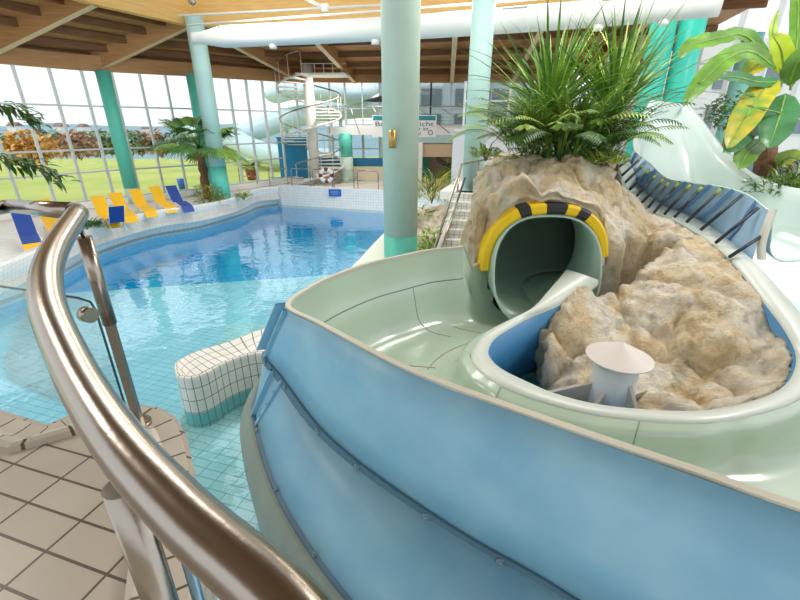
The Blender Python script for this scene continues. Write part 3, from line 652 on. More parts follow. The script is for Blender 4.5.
for i, x in enumerate(xs):
    for j, y in enumerate(ys):
        if inside(x, y):
            z = hgt(x, y)
            bd_ = min((p.x-x)**2+(p.y-y)**2 for p in rimS[24:])**.5; am = min(1, .1+bd_/.35)
            if 5.6 < y < 6.1 and abs(x-2.05) < .9: z = max(z, 1.9+.83*(1-(abs(x-2.05)/.9)**2.6)**.55)
            rg = 1-abs(noise.fractal(Vector((x*1.1+y*.5, y*1.3-x*.3, 3.0)), .9, 2, 3))*2
            cell = noise.voronoi(Vector((x*1.25+.3, y*1.25, z*1.2)))[0]
            crack = -math.exp(-((cell[1]-cell[0])/.09)**2)*.12
            dz = .035*rn(x, y, z, 1.3)+.055*(rg-.3)+crack*.9+.05*rn(x, y, z, 3.5)+.03*rn(x, y, z, 9)+DZO; dz = dz*am+.04*(1-am)
            dx = .05*rn(y+7, x, z, 3)*am; dy = .07*rn(x+3, y+9, z, 3)*am
            if y > 5.75 and 1.4 < x < 2.7 and y < 6.1: dz = max(dz, -.02)
            idx[(i, j)] = len(V); V.append((x+dx, y+dy, z+dz*1.0))
for (i, j) in list(idx):
    if (i+1, j) in idx and (i, j+1) in idx and (i+1, j+1) in idx: F.append((idx[(i, j)], idx[(i+1, j)], idx[(i+1, j+1)], idx[(i, j+1)]))
# skirt down on the open border so that the mass reads as solid
from collections import Counter
ec = {}
for f in F:
    for a, b in zip(f, f[1:]+f[:1]): ec[(a, b)] = 1
bd = [(a, b) for (a, b) in ec if (b, a) not in ec]; low = {}
tun_in = lambda x, y: 1.2 < x < 2.95 and 5.6 < y < 6.1
NL = 14
def low_chain(i):
    if i in low: return low[i]
    x, y, z = V[i]; base = 2.66 if tun_in(x, y) else .65; ch = [i]
    if tun_in(x, y):
        q = (x-2.07)/.79
        base = 1.1+.765+.765*max(0, 1-min(1, abs(q))**2.6)**.55+.06 if abs(q) < 1 else (1.95 if q < 0 else 1.5)
        base = min(base, z-.02)
    for k in range(1, NL+1):
        zz = z+(base-z)*k/NL; d = (.06*rn(x, y, zz, 3)+.03*rn(x, y, zz, 9))*min(1, k/5)
        V.append((x+(d if not tun_in(x, y) else 0), y-(abs(d)*.6+.04*sin(k) if tun_in(x, y) else 0)*1.0, zz)); ch.append(len(V)-1)
    low[i] = ch; return ch
for a, b in bd:
    ca, cb = low_chain(a), low_chain(b)
    for k in range(NL): F.append((cb[k], ca[k], ca[k+1], cb[k+1]))
rk = MB(); rk.add(V, F, None, True)
o = rk.build('artificial_rock', rock); tag(o, 'large sandy beige artificial rock between the tunnel and the upper flume', 'rock')
def boulder(c, r, label, seed=0, sc=(1, 1, .8)):
    bm = bmesh.new(); bmesh.ops.create_icosphere(bm, subdivisions=5, radius=1)
    for v in bm.verts:
        p = v.co.copy(); q = p*1.1+Vector((seed*3.1, seed, 0)); k = 1+.28*noise.fractal(q, .9, 2, 3)+.08*noise.fractal(q*4, .9, 2, 3)-.1*abs(noise.noise(q*2.2))
        v.co = Vector((p.x*sc[0], p.y*sc[1], p.z*sc[2]))*k*r
    me = bpy.data.meshes.new('boulder'); bm.to_mesh(me); bm.free(); me.materials.append(rock_pale if 'pale' in label else rock)
    for p in me.polygons: p.use_smooth = True
    o = bpy.data.objects.new('boulder', me); o.location = c; COL.objects.link(o); tag(o, label, 'boulder'); return o
boulder(T(512, 184, 6.85)-Vector((0, 0, .12)), .52, 'pale boulder above the left side of the tunnel mouth', 1, (1, .9, .85))
boulder(T(582, 180, 7.0)-Vector((0, 0, .1)), .5, 'pale boulder above the middle of the tunnel, below the tall plants', 2, (1, .8, .8))
boulder(T(476, 228, 6.6)-Vector((0, 0, .35)), .36, 'narrow brown boulder left of the yellow tunnel hood', 3, (.6, .8, 1.7))
boulder(T(436, 212, 11.6)-Vector((0, 0, .5)), .85, 'pale boulder left of the tiled steps', 4, (1.3, .8, .8))
boulder(T(432, 232, 10.6)-Vector((0, 0, .6)), .6, 'low pale boulder by the arch, left of the tiled steps', 5, (1.1, .8, .8))
m = MB(); m.add([(p[0], p[1], .72) for p in isl[::3]], [tuple(range(len(isl[::3])))]); 
m = MB(); P = [(p.x, p.y) for p in rimS[5:] if p.y < 6.1][::2]; m.ring(P, .6, .72); struct(m.build('floor_island', mat('island_floor', '#4f8f8c', .15)))
m = MB(); m.ring([(1.5, 6.2), (5.3, 6.5), (5.6, 9.6), (2.3, 9.6)][::1], .2, .9); struct(m.build('floor_rock_base', soil))
m = MB(); m.ring([(1.95, 7.4), (3.5, 7.4), (3.8, 9.2), (2.4, 9.4)], 2.4, 2.95); struct(m.build('trim_planter', soil))
# ---- vent
vc = Vector((2.12, 3.52, .72)); vent = empty('vent_pipe', vc); tag(vent, 'short white vent pipe with a conical cap beside the rock', 'vent')
m = MB(); m.tube([(0, 0, 0), (0, 0, .93)], [.25, .19], 40); m.build('pipe', mat('vent_white', '#d5d6d2', .5), vent)
m = MB(); m.tube([(0, 0, .90), (0, 0, .915)], [.295, .30], 48); m.tube([(0, 0, .915), (0, 0, 1.07)], [.30, .004], 48); m.sm = [False]*len(m.sm); m.build('cap', mat('vent_cap', '#e6dcd6', .5), vent)
for a, h, ln in ((R_(-75), .72, .42), (R_(178), .62, .85), (R_(222), .6, .6), (R_(20), .4, .5)):
    m = MB(); d = Vector((cos(a), sin(a), 0)); n = Vector((-d.y, d.x, 0))*.02
    P = [d*.2+Vector((0, 0, .1)), d*ln+Vector((0, 0, .42)), d*.20+Vector((0, 0, h))]; m.add([p+n for p in P]+[p-n for p in P], [(0, 1, 2), (5, 4, 3), (0, 3, 4, 1), (1, 4, 5, 2), (2, 5, 3, 0)]); m.build('fin', mat('vent_fin', '#bdb6a8', .6), vent)
# ================================================================== HANDRAIL
rail = empty('handrail', (-1.2, 1.2, ZP)); tag(rail, 'brushed steel handrail curving through the left foreground with glass barrier', 'handrail')
rp = [T(330, 660, .37), T(270, 590, .42), T(185, 515, .49), T(118, 440, .585), T(72, 365, .73), T(47, 300, .90), T(52, 255, 1.10), T(78, 213, 1.5)]
m = MB(); m.tube(spline(rp, 8), .033, 32); under(rail, m).build('rail_pipe', steel, rail)
m = MB(); m.tube([T(76, 211.5, 1.5), T(10, 206, 2.1)], .0325, 28); under(rail, m).build('rail_pipe', steel, rail)
m = MB(); m.tube([T(10, 206, 2.1), T(-40, 214, 1.9), T(-120, 240, 1.5)], .0325, 28); under(rail, m).build('rail_pipe', steel, rail)
b0 = Z(140, 425, ZP); post = MB(); tz = T(80, 240, 1.55).z
post.tube([(b0.x, b0.y, ZP+.52), (b0.x, b0.y, tz)], .026, 20); pp = under(rail, post).build('post', steel, rail)
m = MB(); m.bar((b0.x, b0.y, ZP), (b0.x, b0.y, ZP+.54), .022, .034); under(rail, m).build('post_stem', steel, pp)
m = MB(); m.tube([(b0.x, b0.y, tz), T(77, 222, 1.52)], .009, 12); under(rail, m).build('pin', steel, pp)
m = MB(); m.tube([(b0.x, b0.y, ZP), (b0.x, b0.y, ZP+.02)], .05, 20); under(rail, m).build('foot_plate', steel, pp)
q = Z(135, 560, ZP); pt = T(112, 486, .66)
x_, y_ = pt.x+.015, pt.y
m = MB(); m.tube([(x_, y_, ZP), (x_, y_, pt.z)], .027, 28); p2 = under(rail, m).build('post', steel, rail)
m = MB(); m.tube([(x_+.055, y_+.02, ZP), (x_+.055, y_+.02, pt.z-.1)], .01, 12); under(rail, m).build('post_stem', mat('steel_blue_reflection_colour', '#7fa0b4', .2, .9), p2)  # thin added tube; the blue reflection beside the post is its colour
cl = T(93, 312, 1.52)
m = MB(); m.tube([cl+Vector((-.02, -.015, 0)), cl+Vector((.015, -.03, 0))], .028, 20); under(rail, m).build('clamp', steel, rail)
g0, g1 = T(-60, 277, 2.0), T(92, 298, 1.52)
gb = T(113, 391, 1.6); zb = ZP+.08
G = [Vector((g0.x, g0.y, zb)), Vector((g1.x, g1.y, zb)), Vector((g1.x, g1.y, g1.z-.05)), Vector((g1.x-.01, g1.y, g1.z-.015)), Vector((g1.x-.05, g1.y, g1.z)), Vector((g0.x, g0.y, g0.z))]
m = MB(); n = (g1-g0).cross(Vector((0, 0, 1))).normalized()*.005
m.add([p+n for p in G]+[p-n for p in G], [tuple(range(6)), tuple(range(11, 5, -1))]); gp = under(rail, m).build('glass_panel', glass_b, rail)
m = MB(); m.tube(G[1:], .0045, 6); under(rail, m).build('glass_edge', edge_g, gp)
# ================================================================== TILED BAR IN THE POOL
def bench():
    outer = [(178, 372), (177, 363), (184, 357), (200, 350), (230, 341), (262, 329), (300, 318)]; inner = [(180, 375), (190, 376), (204, 372), (222, 362), (244, 354), (266, 351), (310, 352)]
    zt = .58
    O = spline([Z(a, b, zt) for a, b in outer], 5); I = spline([Z(a, b, zt) for a, b in inner], 5)
    root = empty('tiled_bench', (O[10].x, O[10].y, -.6)); tag(root, 'curved white tiled wall standing in the shallow pool water', 'pool wall')
    loop = O+I[::-1]; cen = Vector((0, 0, 0))
    n = len(loop)
    def off(d):
        out = []
        for i in range(n):
            a = loop[(i-1) % n]; b = loop[(i+1) % n]; t = b-a; t.z = 0
            if t.length < 1e-6: t = Vector((1, 0, 0))
            t.normalize(); out.append(loop[i]+Vector((-t.y, t.x, 0))*d)
        return out
    a0 = off(.0); a1 = off(.04); 
    m = MB(); rows = []
    for p, q in zip(a0+[a0[0]], a1+[a1[0]]): rows.append([p+Vector((0, 0, 0)), p.lerp(q, .7)+Vector((0, 0, -.015)), q+Vector((0, 0, -.05)), Vector((q.x, q.y, -.02))])
    m.loft(rows, False); 
    rows = [[o, i] for o, i in zip(O, I)]; m.loft(rows, True)
    under(root, m).build('white_tiles', t_bar, root)
    m = MB(); m.loft([[Vector((q.x, q.y, -.02)), Vector((q.x, q.y, -.37))] for q in a1+[a1[0]]], False); under(root, m).build('teal_tiles', t_barteal, root)
bench()
# pale wall of the lower pool channel, behind the slide
m = MB(); rows = []
for a, b in (((330, 285), .35), ((345, 273), .35), ((362, 256), .4), ((376, 241), .5), ((392, 226), .6), ((415, 212), .75), ((440, 205), .8)):
    p = Z(a[0], a[1], b); rows.append([Vector((p.x, p.y, -.6)), p, p+Vector((.12, -.02, .0)), p+Vector((.35, -.25, -.3)), p+Vector((1.3, -.5, -.4))])
m.loft([spline(list(c), 4) for c in zip(*rows)] and list(zip(*[spline(list(c), 4) for c in zip(*rows)])), True)
tag(m.build('lower_slide_channel', mat('channel_pale', '#dfe9dc', .35)), 'pale curved run-out channel between the pool and the centre column', 'water slide')
# ================================================================== STEPS
k0 = Vector((.83, 9.1, 1.12)); st = empty('tiled_stairs', (k0.x, k0.y, 0)); tag(st, 'white tiled steps leading up between the rocks', 'stairs')
for k in range(-3, 7):
    m = MB(); p = k0+V_*(.29*k)+Vector((0, 0, .165*k)); c = p+U_*.9+V_*.3
    c.z = p.z-.6; m.box(c, (1.8, .6, 1.2), BR); m = shift(m, st.location); o = m.build('step', t_step, st)
    m = MB(); m.bar(p+Vector((0, 0, .006)), p+U_*1.8+Vector((0, 0, .006)), .05, .02); shift(m, st.location); m.build('nosing', white, o)
m = MB(); p = k0+V_*(.29*7)+Vector((0, 0, .165*6)); c = p+U_*1.2+V_*1.1; m.box((c.x, c.y, p.z-.1), (3.2, 2.2, .2), BR); shift(m, st.location); m.build('landing', mat('landing_white', '#e9e9e6', .5), st)
hr = empty('stair_handrail', k0-Vector((0, 0, .3))); tag(hr, 'steel handrail with double pipes beside the tiled steps', 'handrail')
A = T(430, 262, 9.0); B = T(462, 164, 10.6); C_ = T(515, 154, 9.9)
m = MB(); m.tube([A, B, C_], .03, 10); m = shift(m, hr.location); m.build('rail_pipe', steel, hr)
m = MB(); m.tube([T(437, 262, 9.05), T(465, 178, 10.4)], .026, 10); shift(m, hr.location); m.build('rail_pipe', steel, hr)
m = MB(); m.tube([T(461, 165, 10.6), T(455, 206, 10.6)], .02, 10); shift(m, hr.location); m.build('post', steel, hr)
m = MB(); m.tube([T(479, 162, 10.3), T(476, 200, 10.3)], .02, 10); shift(m, hr.location); m.build('post', steel, hr)
m = MB(); m.bar(T(434, 262, 9.1), T(456, 205, 10.4), .09, .1); shift(m, hr.location); m.build('stringer', mat('stringer_grey', '#d5d4cd', .5), hr)
# ================================================================== DUCT AND PIPES
dz = 6.15; D0, D1 = Z(203, 38, dz), Z(722, 2, dz); duct = empty('air_duct', D0); tag(duct, 'long white ventilation duct under the wooden beam', 'duct')
dp = spline([Z(200, 38, dz), Z(400, 28, dz), Z(600, 13, dz), Z(722, 1, dz)], 8)
m = MB(); m.tube([D0+(D0-dp[5]).normalized()*.35, D0+(D0-dp[5]).normalized()*.25, D0]+dp[1:], [.16, .16, .17]+[.285]*(len(dp)-1), 32); shift(m, D0).build('duct_tube', mat('duct_white', '#e2e4e3', .45), duct)
for k in (3, 7, 11, 16, 20):
    p = dp[k]+Vector((0, -.03, -.3)); m = MB(); m.cyl((p.x, p.y), .11, p.z-.06, p.z+.1, 20); shift(m, D0).build('nozzle', white, duct)
for k in (1, 4, 8, 12, 16, 20):
    a, b = dp[k], dp[k+1]; t = (b-a).normalized(); n = Vector((t.y, -t.x, 0)); q = a+n*.2+Vector((0, 0, .21)); m = MB(); m.bar(q, q+t*.6, .03, .05); shift(m, D0).build('slot', mat('slot_grey', '#9aa0a3', .5), duct)
for (a, b, r, lab) in ((Z(186, 20, 7.1), Z(384, 10, 7.1), .035, 'thin white pipe along the light wooden beam, upper one'), (Z(196, 29, 6.75), Z(560, 3, 6.75), .03, 'thin white pipe just above the air duct')):
    m = MB(); m.tube([a+Vector((0, -.6, 0)), b+Vector((0, -.6, 0))], r, 8); tag(m.build('ceiling_pipe', white), lab, 'pipe')
a, b = Z(300, -4, 7.3), Z(325, 8, 7.0); m = MB(); m.tube([a, b], .05, 10); m.box(b, (.2, .2, .2)); tag(m.build('pipe_bracket', white), 'white angled pipe with junction box on the light beam', 'pipe')
m = MB(); m.sphere(T(192, 1, 12.5), .11, 10); tag(m.build('spotlight', steel), 'small round grey spotlight at the beam corner', 'lamp')
# ================================================================== LOUNGERS
def lounger(mat_):
    root = empty('sun_lounger'); g = MB()
    def slab(a, b, w=.56, t=.02):
        m = MB(); m.bar(a, b, w, t, up=Vector((0, 0, 1))); return m
    slab((0, .62, .34), (0, 1.28, 1.0)).build('backrest', mat_, root, bevel=.01)
    slab((0, .15, .40), (0, .62, .34)).build('seat', mat_, root, bevel=.01)
    slab((0, -.62, .30), (0, .15, .40)).build('leg_rest', mat_, root, bevel=.01)
    slab((0, -.63, .30), (0, -.78, .06)).build('foot_rest', mat_, root, bevel=.01)
    fr = mat('lounger_frame', '#e4e4e2', .4)
    for s in (-1, 1):
        m = MB(); m.tube([(s*.29, -.62, .30), (s*.29, .15, .39), (s*.29, .62, .33), (s*.29, 1.28, 1.0)], .014, 8); m.build('side_rail', fr, root)
        m = MB(); m.tube([(s*.29, .3, .36), (s*.27, .85, 0)], .014, 8); m.build('leg', fr, root)
        m = MB(); m.tube([(s*.29, .75, .45), (s*.27, -.1, 0)], .014, 8); m.build('leg', fr, root)
    return root
ly = lounger(y_fab); lb = lounger(b_fab); uy = ub = False
for fx, fy, hx, hy, kind, lab in ((112, 221, 84, 200, 'y', 'yellow sun lounger beside the low green plant, behind the pool wall'), (130, 216, 107, 195, 'y', 'yellow sun lounger behind the blue footrest'), (150, 211, 124, 191, 'y', 'yellow sun lounger in front of the teal facade column'),
        (170, 207, 147, 188, 'y', 'yellow sun lounger next to the dark blue one by the palm'), (187, 206, 166, 187, 'b', 'dark blue sun lounger nearest the fan palm'), (121, 226, 110, 207, 'b', 'dark blue lounger poking just over the pool wall between yellow loungers'),
        (54, 226, 38, 214, 'y', 'yellow sun lounger under the far stretch of the steel rail'), (32, 243, 0, 219, 'b', 'dark blue sun lounger with a yellow foot end at the left photo edge')):
    F0 = Z(fx, fy, HZ+.25); H0 = Z(hx, hy, HZ+.7) if kind != 'x' else None
    d = Vector((-.68, .73, 0)); rz = math.atan2(d.y, d.x)-pi/2
    if kind == 'y': o = copy_tree(ly) if uy else ly; uy = True
    else: o = copy_tree(lb) if ub else lb; ub = True
    o.location = (F0.x+d.x*.5, F0.y+d.y*.5, HZ); o.rotation_euler = (0, 0, rz); o.scale = (.68, .82, .82)
    if 'yellow foot' in lab:
        for ch in o.children:
            if ch.name.startswith('foot_rest'): ch.data = ch.data.copy(); ch.data.materials.clear(); ch.data.materials.append(y_fab); ch['label'] = 'yellow foot end'
    if 'poking' in lab: o.location = (F0.x+d.x*1.0, F0.y+d.y*1.0, HZ); o.rotation_euler = (0, 0, rz+pi)
    tag(o, lab, 'sun lounger', 'sun loungers along the window front')
# ================================================================== PLANTS
def blade(mb, p, az, el, L, w, droop, n=7, fold=.25, twist=0):
    """arched leaf blade starting at p"""
    rows = []; q = Vector(p); e = el
    side = Vector((-sin(az), cos(az), 0))
    for k in range(n+1):
        t = k/n; ww = w*(sin(pi*min(1, t*.9+.1))**.6)*(1-t**3*.98); d = Vector((cos(az)*cos(e), sin(az)*cos(e), sin(e)))
        up = side.cross(d) * -1
        rows.append([q-side*ww/2+up*fold*ww, q, q+side*ww/2+up*fold*ww]); q = q+d*L/n; e -= droop/n
    mb.loft(rows, True)
def fan(mb, c, az, el, r, n=18, spread=2.6):
    d = Vector((cos(az)*cos(el), sin(az)*cos(el), sin(el))); s = Vector((-sin(az), cos(az), 0)); u = s.cross(d)*-1
    for k in range(n):
        a = -spread/2+spread*k/(n-1); e = d*cos(a)+s*sin(a); L = r*(1-.25*abs(a)/spread*2); w = r*.05; nrm = s*cos(a)-d*sin(a)
        P = []
        for t in (0, .3, .6, .85, 1): 
            ww = w*(.35+t*1.4 if t < .6 else (1-t)*2.2); q = c+e*L*t-Vector((0, 0, 1))*L*.28*t*t*(1+.6*random.random()*(t > .8)); P.append([q-nrm*ww, q+u*.01, q+nrm*ww])
        mb.loft(P, False)
def jit(a): return random.uniform(-a, a)
def fan_palm(base, h, n, r, label, seed=1):
    random.seed(seed); root = empty('fan_palm', base); tag(root, label, 'palm'); m = MB()
    m.tube([(jit(.02), jit(.02), z) for z in [h*k/10 for k in range(11)]], [.16+.03*sin(k*2.3) for k in range(11)], 12); m.build('trunk', bark, root)
    for k in range(n):
        az = 2*pi*k/n*2.4+jit(.3); el = R_(80)-R_(90)*k/n; L = r*random.uniform(.75, 1.05)
        p0 = Vector((0, 0, h)); d = Vector((cos(az)*cos(el), sin(az)*cos(el), sin(el))); tip = p0+d*L-Vector((0, 0, .12*L))
        m = MB(); m.tube([p0, p0+d*L*.5, tip], [.02, .014, .01], 6); fan(m, tip, az, el-.4, L*.8, 24, 3.2); m.build('frond', leaf_d if k % 3 else leaf_m, root)
    return root
fan_palm(Z(208, 199, HZ+.1), 2.0, 22, 1.2, 'fan palm with dark trunk on the planter behind the pool wall', 3)
def bush(base, r, h, n, mats, label, name='shrub', L=.3, w=.05, droop=1.2, seed=0, cat='plant'):
    random.seed(seed+11); root = empty(name, base); tag(root, label, cat)
    for mi, mt in enumerate(mats):
        m = MB()
        for k in range(n//len(mats)):
            a = random.uniform(0, 2*pi); rr = r*random.random()**.5; z = h*random.random()*(1-.5*(rr/r)**2)
            blade(m, (rr*cos(a), rr*sin(a), z), a+jit(.9), random.uniform(.1, 1.3), L*random.uniform(.6, 1.2), w, droop, 4)
        m.build('foliage', mt, root)
    m = MB()
    for k in range(5): a = k*1.3; m.tube([(0, 0, -.05), (r*.4*cos(a), r*.4*sin(a), h*.8)], .012, 5)
    m.build('stem', bark, root); return root
bush(Z(211, 205, HZ), .55, .75, 260, (leaf_y, leaf_d), 'spiky yellow green undergrowth around the fan palm trunk', L=.4, w=.04, seed=1)
bush(Z(90, 228, WZ), .28, .18, 120, (leaf_d,), 'low dark green plant on the pool wall by the yellow lounger', L=.25, w=.05, seed=2)
bush(Z(244, 199, HZ+.1), .3, .25, 60, (leaf_m, leaf_y), 'small green plant in the planter right of the fan palm', seed=4)
bush(T(433, 241, 10.0)-Vector((0, 0, .45)), .45, .75, 260, (leaf_m, leaf_l), 'bright green leafy shrub between centre column and steps', L=.2, w=.07, seed=5)
bush(T(432, 190, 12.5)-Vector((0, 0, .35)), .55, .8, 260, (leaf_y, leaf_l, leaf_d), 'yellow green feathery shrub behind the stair rail', L=.6, w=.035, seed=6)
bush(Z(452, 182, HZ), .5, 1.3, 220, (leaf_m, leaf_l), 'small green plant in front of the alcove', L=.7, w=.06, seed=8)
bush(T(418, 212, 11.5)-Vector((0, 0, .2)), .3, .4, 60, (leaf_m,), 'green sprig growing on the boulder right of the centre column', L=.4, w=.04, seed=9)
# hanging potted palm in terracotta pot
pot = empty('potted_palm', Z(252, 180, HZ+.1)); tag(pot, 'palm with yellowish fronds in a terracotta pot right of the fan palm', 'palm')
m = MB(); m.tube([(0, 0, 0), (0, 0, .7)], [.22, .32], 16); m.build('pot', terracotta, pot)
random.seed(5)
for k in range(11):
    m = MB(); fan(m, Vector((0, 0, .75)), k*.6, .4+jit(.4), 1.0, 12, 1.8); m.build('frond', leaf_y if k % 2 else leaf_m, pot)
# big clump on top of the rock
def clump(base, n, Lr, el, w, droop, mats, label, r0=.2, seed=0, name='spiky_plant', trunk=0, nseg=7):
    random.seed(seed+40); root = empty(name, base); tag(root, label, 'plant')
    for mi, mt in enumerate(mats):
        m = MB()
        for k in range(n//len(mats)):
            a = random.uniform(0, 2*pi); rr = r0*random.random()
            blade(m, (rr*cos(a), rr*sin(a), trunk+random.uniform(0, .15)), a+jit(.3), random.uniform(*el), random.uniform(*Lr), w*random.uniform(.7, 1.2), random.uniform(*droop), nseg)
        m.build('foliage', mt, root)
    if trunk:
        m = MB(); m.tube([(0, 0, -.1), (0, 0, trunk+.1)], .05, 8); m.build('trunk', bark, root)
    return root
def feather(mb, p, az, el, L, droop, w=.28, n=22):
    q = Vector(p); e = el; side = Vector((-sin(az), cos(az), 0)); pts = []
    for k in range(n+1):
        t = k/n; d = Vector((cos(az)*cos(e), sin(az)*cos(e), sin(e))); pts.append(q.copy())
        if k > 3:
            for s in (-1, 1):
                l = w*(sin(pi*min(1, t*.8+.15))**.7+.15); dd = (side*s*.8+d*.75-Vector((0, 0, .25))).normalized(); nn = dd.cross(Vector((0, 0, 1))).normalized()*.013
                mb.loft([[q-nn*.5, q+nn*.5], [q+dd*l*.5-nn, q+dd*l*.5+nn], [q+dd*l-Vector((0, 0, .12*l)), q+dd*l-Vector((0, 0, .12*l))+nn*.1]], False)
        q = q+d*L/n; e -= droop/n
    mb.tube(pts[::3], .006, 4)
def feather_palm(base, n, Lr, el, droop, label, mats, r0=.2, seed=0, w=.28):
    random.seed(seed+90); root = empty('feather_palm', base); tag(root, label, 'palm')
    for k in range(n):
        a = 2*pi*k/n*3.7+jit(.4); m = MB(); rr = r0*random.random()
        feather(m, (rr*cos(a), rr*sin(a), random.uniform(0, .1)), a, random.uniform(*el), random.uniform(*Lr), random.uniform(*droop), w); m.build('frond', mats[k % len(mats)], root)
    return root
clump(T(548, 118, 7.6), 140, (1.1, 2.1), (.5, 1.5), .06, (.1, 1.0), (leaf_m, leaf_d, leaf_l), 'tall spiky plant on the rock, left crown reaching the duct', .22, 1)
clump(T(612, 118, 7.6), 140, (1.1, 2.1), (.45, 1.5), .055, (.1, 1.1), (leaf_m, leaf_d, leaf_l), 'tall spiky plant on the rock, right crown by the teal columns', .22, 2)
feather_palm(T(560, 158, 7.0), 70, (.8, 1.5), (.95, 1.55), (.7, 1.7), 'dense feathery palm in the middle of the planting on the rock', (leaf_m, leaf_d, leaf_l), .45, 1, .24)
feather_palm(T(600, 158, 7.2), 50, (.8, 1.4), (.95, 1.55), (.7, 1.8), 'feathery palm at the right of the planting on the rock', (leaf_d, leaf_m), .35, 2, .24)
feather_palm(T(526, 156, 7.2), 46, (.7, 1.3), (.95, 1.55), (.7, 1.7), 'feathery palm at the left of the planting on the rock', (leaf_m, leaf_l), .35, 3, .24)
clump(T(572, 140, 7.3), 130, (.7, 1.3), (.5, 1.5), .075, (.9, 2.4), (leaf_l, leaf_m), 'arching broad strap leaves in the middle of the planting on the rock', .4, 4, name='strap_leaf_plant')
clump(T(535, 140, 7.4), 110, (.6, 1.2), (.4, 1.5), .05, (.7, 2.2), (leaf_m, leaf_l), 'arching narrow strap leaves at the left of the planting on the rock', .3, 5, name='strap_leaf_plant')
bush(T(566, 158, 7.3)-Vector((0, 0, .1)), .75, .9, 700, (leaf_d, leaf_m), 'dark dense undergrowth filling the planting on the rock', L=.32, w=.05, seed=33)
bush(T(602, 156, 6.7)-Vector((0, 0, .1)), .35, .18, 200, (leaf_l,), 'low light green ground cover at the right rim of the rock planter', L=.14, w=.04, seed=12)
bush(T(486, 152, 7.3)-Vector((0, 0, .1)), .25, .2, 120, (leaf_l,), 'light green ground cover at the left end of the rock planter', L=.16, w=.04, seed=13)
# banana
ban = empty('banana_plant', T(768, 178, 7.6)-Vector((0, 0, .2))); tag(ban, 'banana plant with big green and yellowing leaves at the right', 'plant')
bl = ban.location
m = MB(); m.tube([Vector((0, 0, -.2)), T(768, 140, 7.6)-bl, T(776, 105, 7.6)-bl], [.2, .15, .09], 14); m.build('trunk', bark, ban)
def bleaf(pts, w, mt, nm='leaf', face=None):
    P = spline(pts, 6); n = len(P); m = MB(); rows = []
    for k, p in enumerate(P):
        t = k/(n-1); a = P[max(0, k-1)]; b = P[min(n-1, k+1)]; d = (b-a).normalized(); view = face or Vector((-.5, -.8, .35))
        s = d.cross(view).normalized(); ww = w*min(1, (t*5)**.6)*min(1, ((1-t)*3.2)**.55); u = s.cross(d)
        z = .018*sin(k*2.1)
        rows.append([p-s*ww/2+u*(.06*w+z), p-s*ww*.25+u*(.05*w), p, p+s*ww*.25+u*.05*w, p+s*ww/2+u*(.06*w-z)])
    m.loft(rows, True); o = m.build(nm, mt, ban)
    r = MB(); r.tube([q+Vector((0, -.004, 0)) for q in P], [.018*(1-k/n)+.003 for k in range(n)], 6); r.build('midrib', leaf_m, o)
top = T(779, 75, 7.6)
def rel(*a): return T(*a)-bl
bleaf([rel(772, 62, 7.5), rel(745, 36, 7.3), rel(720, 38, 7.1), rel(690, 58 - 12, 7.0), rel(679, 60, 6.9)], 0.27, leaf_ban)
bleaf([rel(775, 68, 7.5), rel(752, 52, 7.2), rel(728, 58, 7.0), rel(702, 82, 6.8), rel(683, 107, 6.7)], 0.34, leaf_ban)
bleaf([rel(783, 82, 7.5), rel(758, 82, 7.2), rel(735, 77, 7.0), rel(715, 78, 6.9)], 0.21, leaf_bandk)
bleaf([rel(775, 80, 7.5), rel(762, 92, 7.2), rel(745, 118, 7.0), rel(726, 150, 6.9)], 0.44, leaf_bany)
bleaf([rel(780, 55, 7.7), rel(760, 62, 7.5), rel(742, 78, 7.4)], 0.33, leaf_bany)
bleaf([rel(785, 95, 7.3), rel(778, 120, 7.0), rel(768, 150, 6.9)], 0.49, leaf_bandk)
bleaf([rel(768, 125, 7.4), rel(750, 132, 7.2), rel(735, 145, 7.0), rel(722, 153, 6.9)], 0.26, leaf_bandk)
bleaf([rel(762, 140, 7.4), rel(748, 152, 7.1), rel(738, 170, 6.9)], 0.34, leaf_ban)
bleaf([rel(783, 80, 7.5), rel(776, 55, 7.5), rel(773, 30, 7.5), rel(778, 10, 7.5)], 0.13, leaf_l)
bleaf([rel(785, 75, 7.5), rel(781, 50, 7.4), rel(772, 35, 7.3)], 0.34, mat('lime_leaf', '#b8cf2e', .4))
bleaf([rel(790, 90, 7.5), rel(796, 50, 7.5), rel(798, 10, 7.6), rel(796, -40, 7.6)], 0.25, leaf_ban)
bleaf([rel(788, 85, 7.5), rel(800, 60, 7.2), rel(830, 50, 7.0)], 0.36, leaf_ban)
bleaf([rel(790, 100, 7.5), rel(760, 98, 7.2), rel(735, 90, 7.0)], 0.05, leaf_bandk)
bleaf([rel(800, 120, 7.2), rel(775, 112, 7.0), rel(745, 105, 6.8)], 0.05, leaf_bandk)
bleaf([rel(778, 165, 7.4), rel(788, 158, 7.1), rel(800, 160, 6.9)], 0.29, leaf_l)
bush(T(790, 187, 7.0)-Vector((0, 0, .12)), .55, .3, 320, (leaf_d, leaf_m), 'dark green ground plants at the foot of the banana plant', L=.25, w=.04, seed=21)
bush(T(812, 175, 7.4)-Vector((0, 0, .1)), .5, .45, 160, (leaf_d, leaf_y), 'fern like plants at the right edge behind the flume', L=.45, w=.04, seed=22)
m = MB(); m.ring([(6.25, 6.3), (7.6, 6.0), (8.8, 8.5), (6.8, 9.2), (6.35, 8.0)], 1.8, 2.72); struct(m.build('trim_bed', soil))
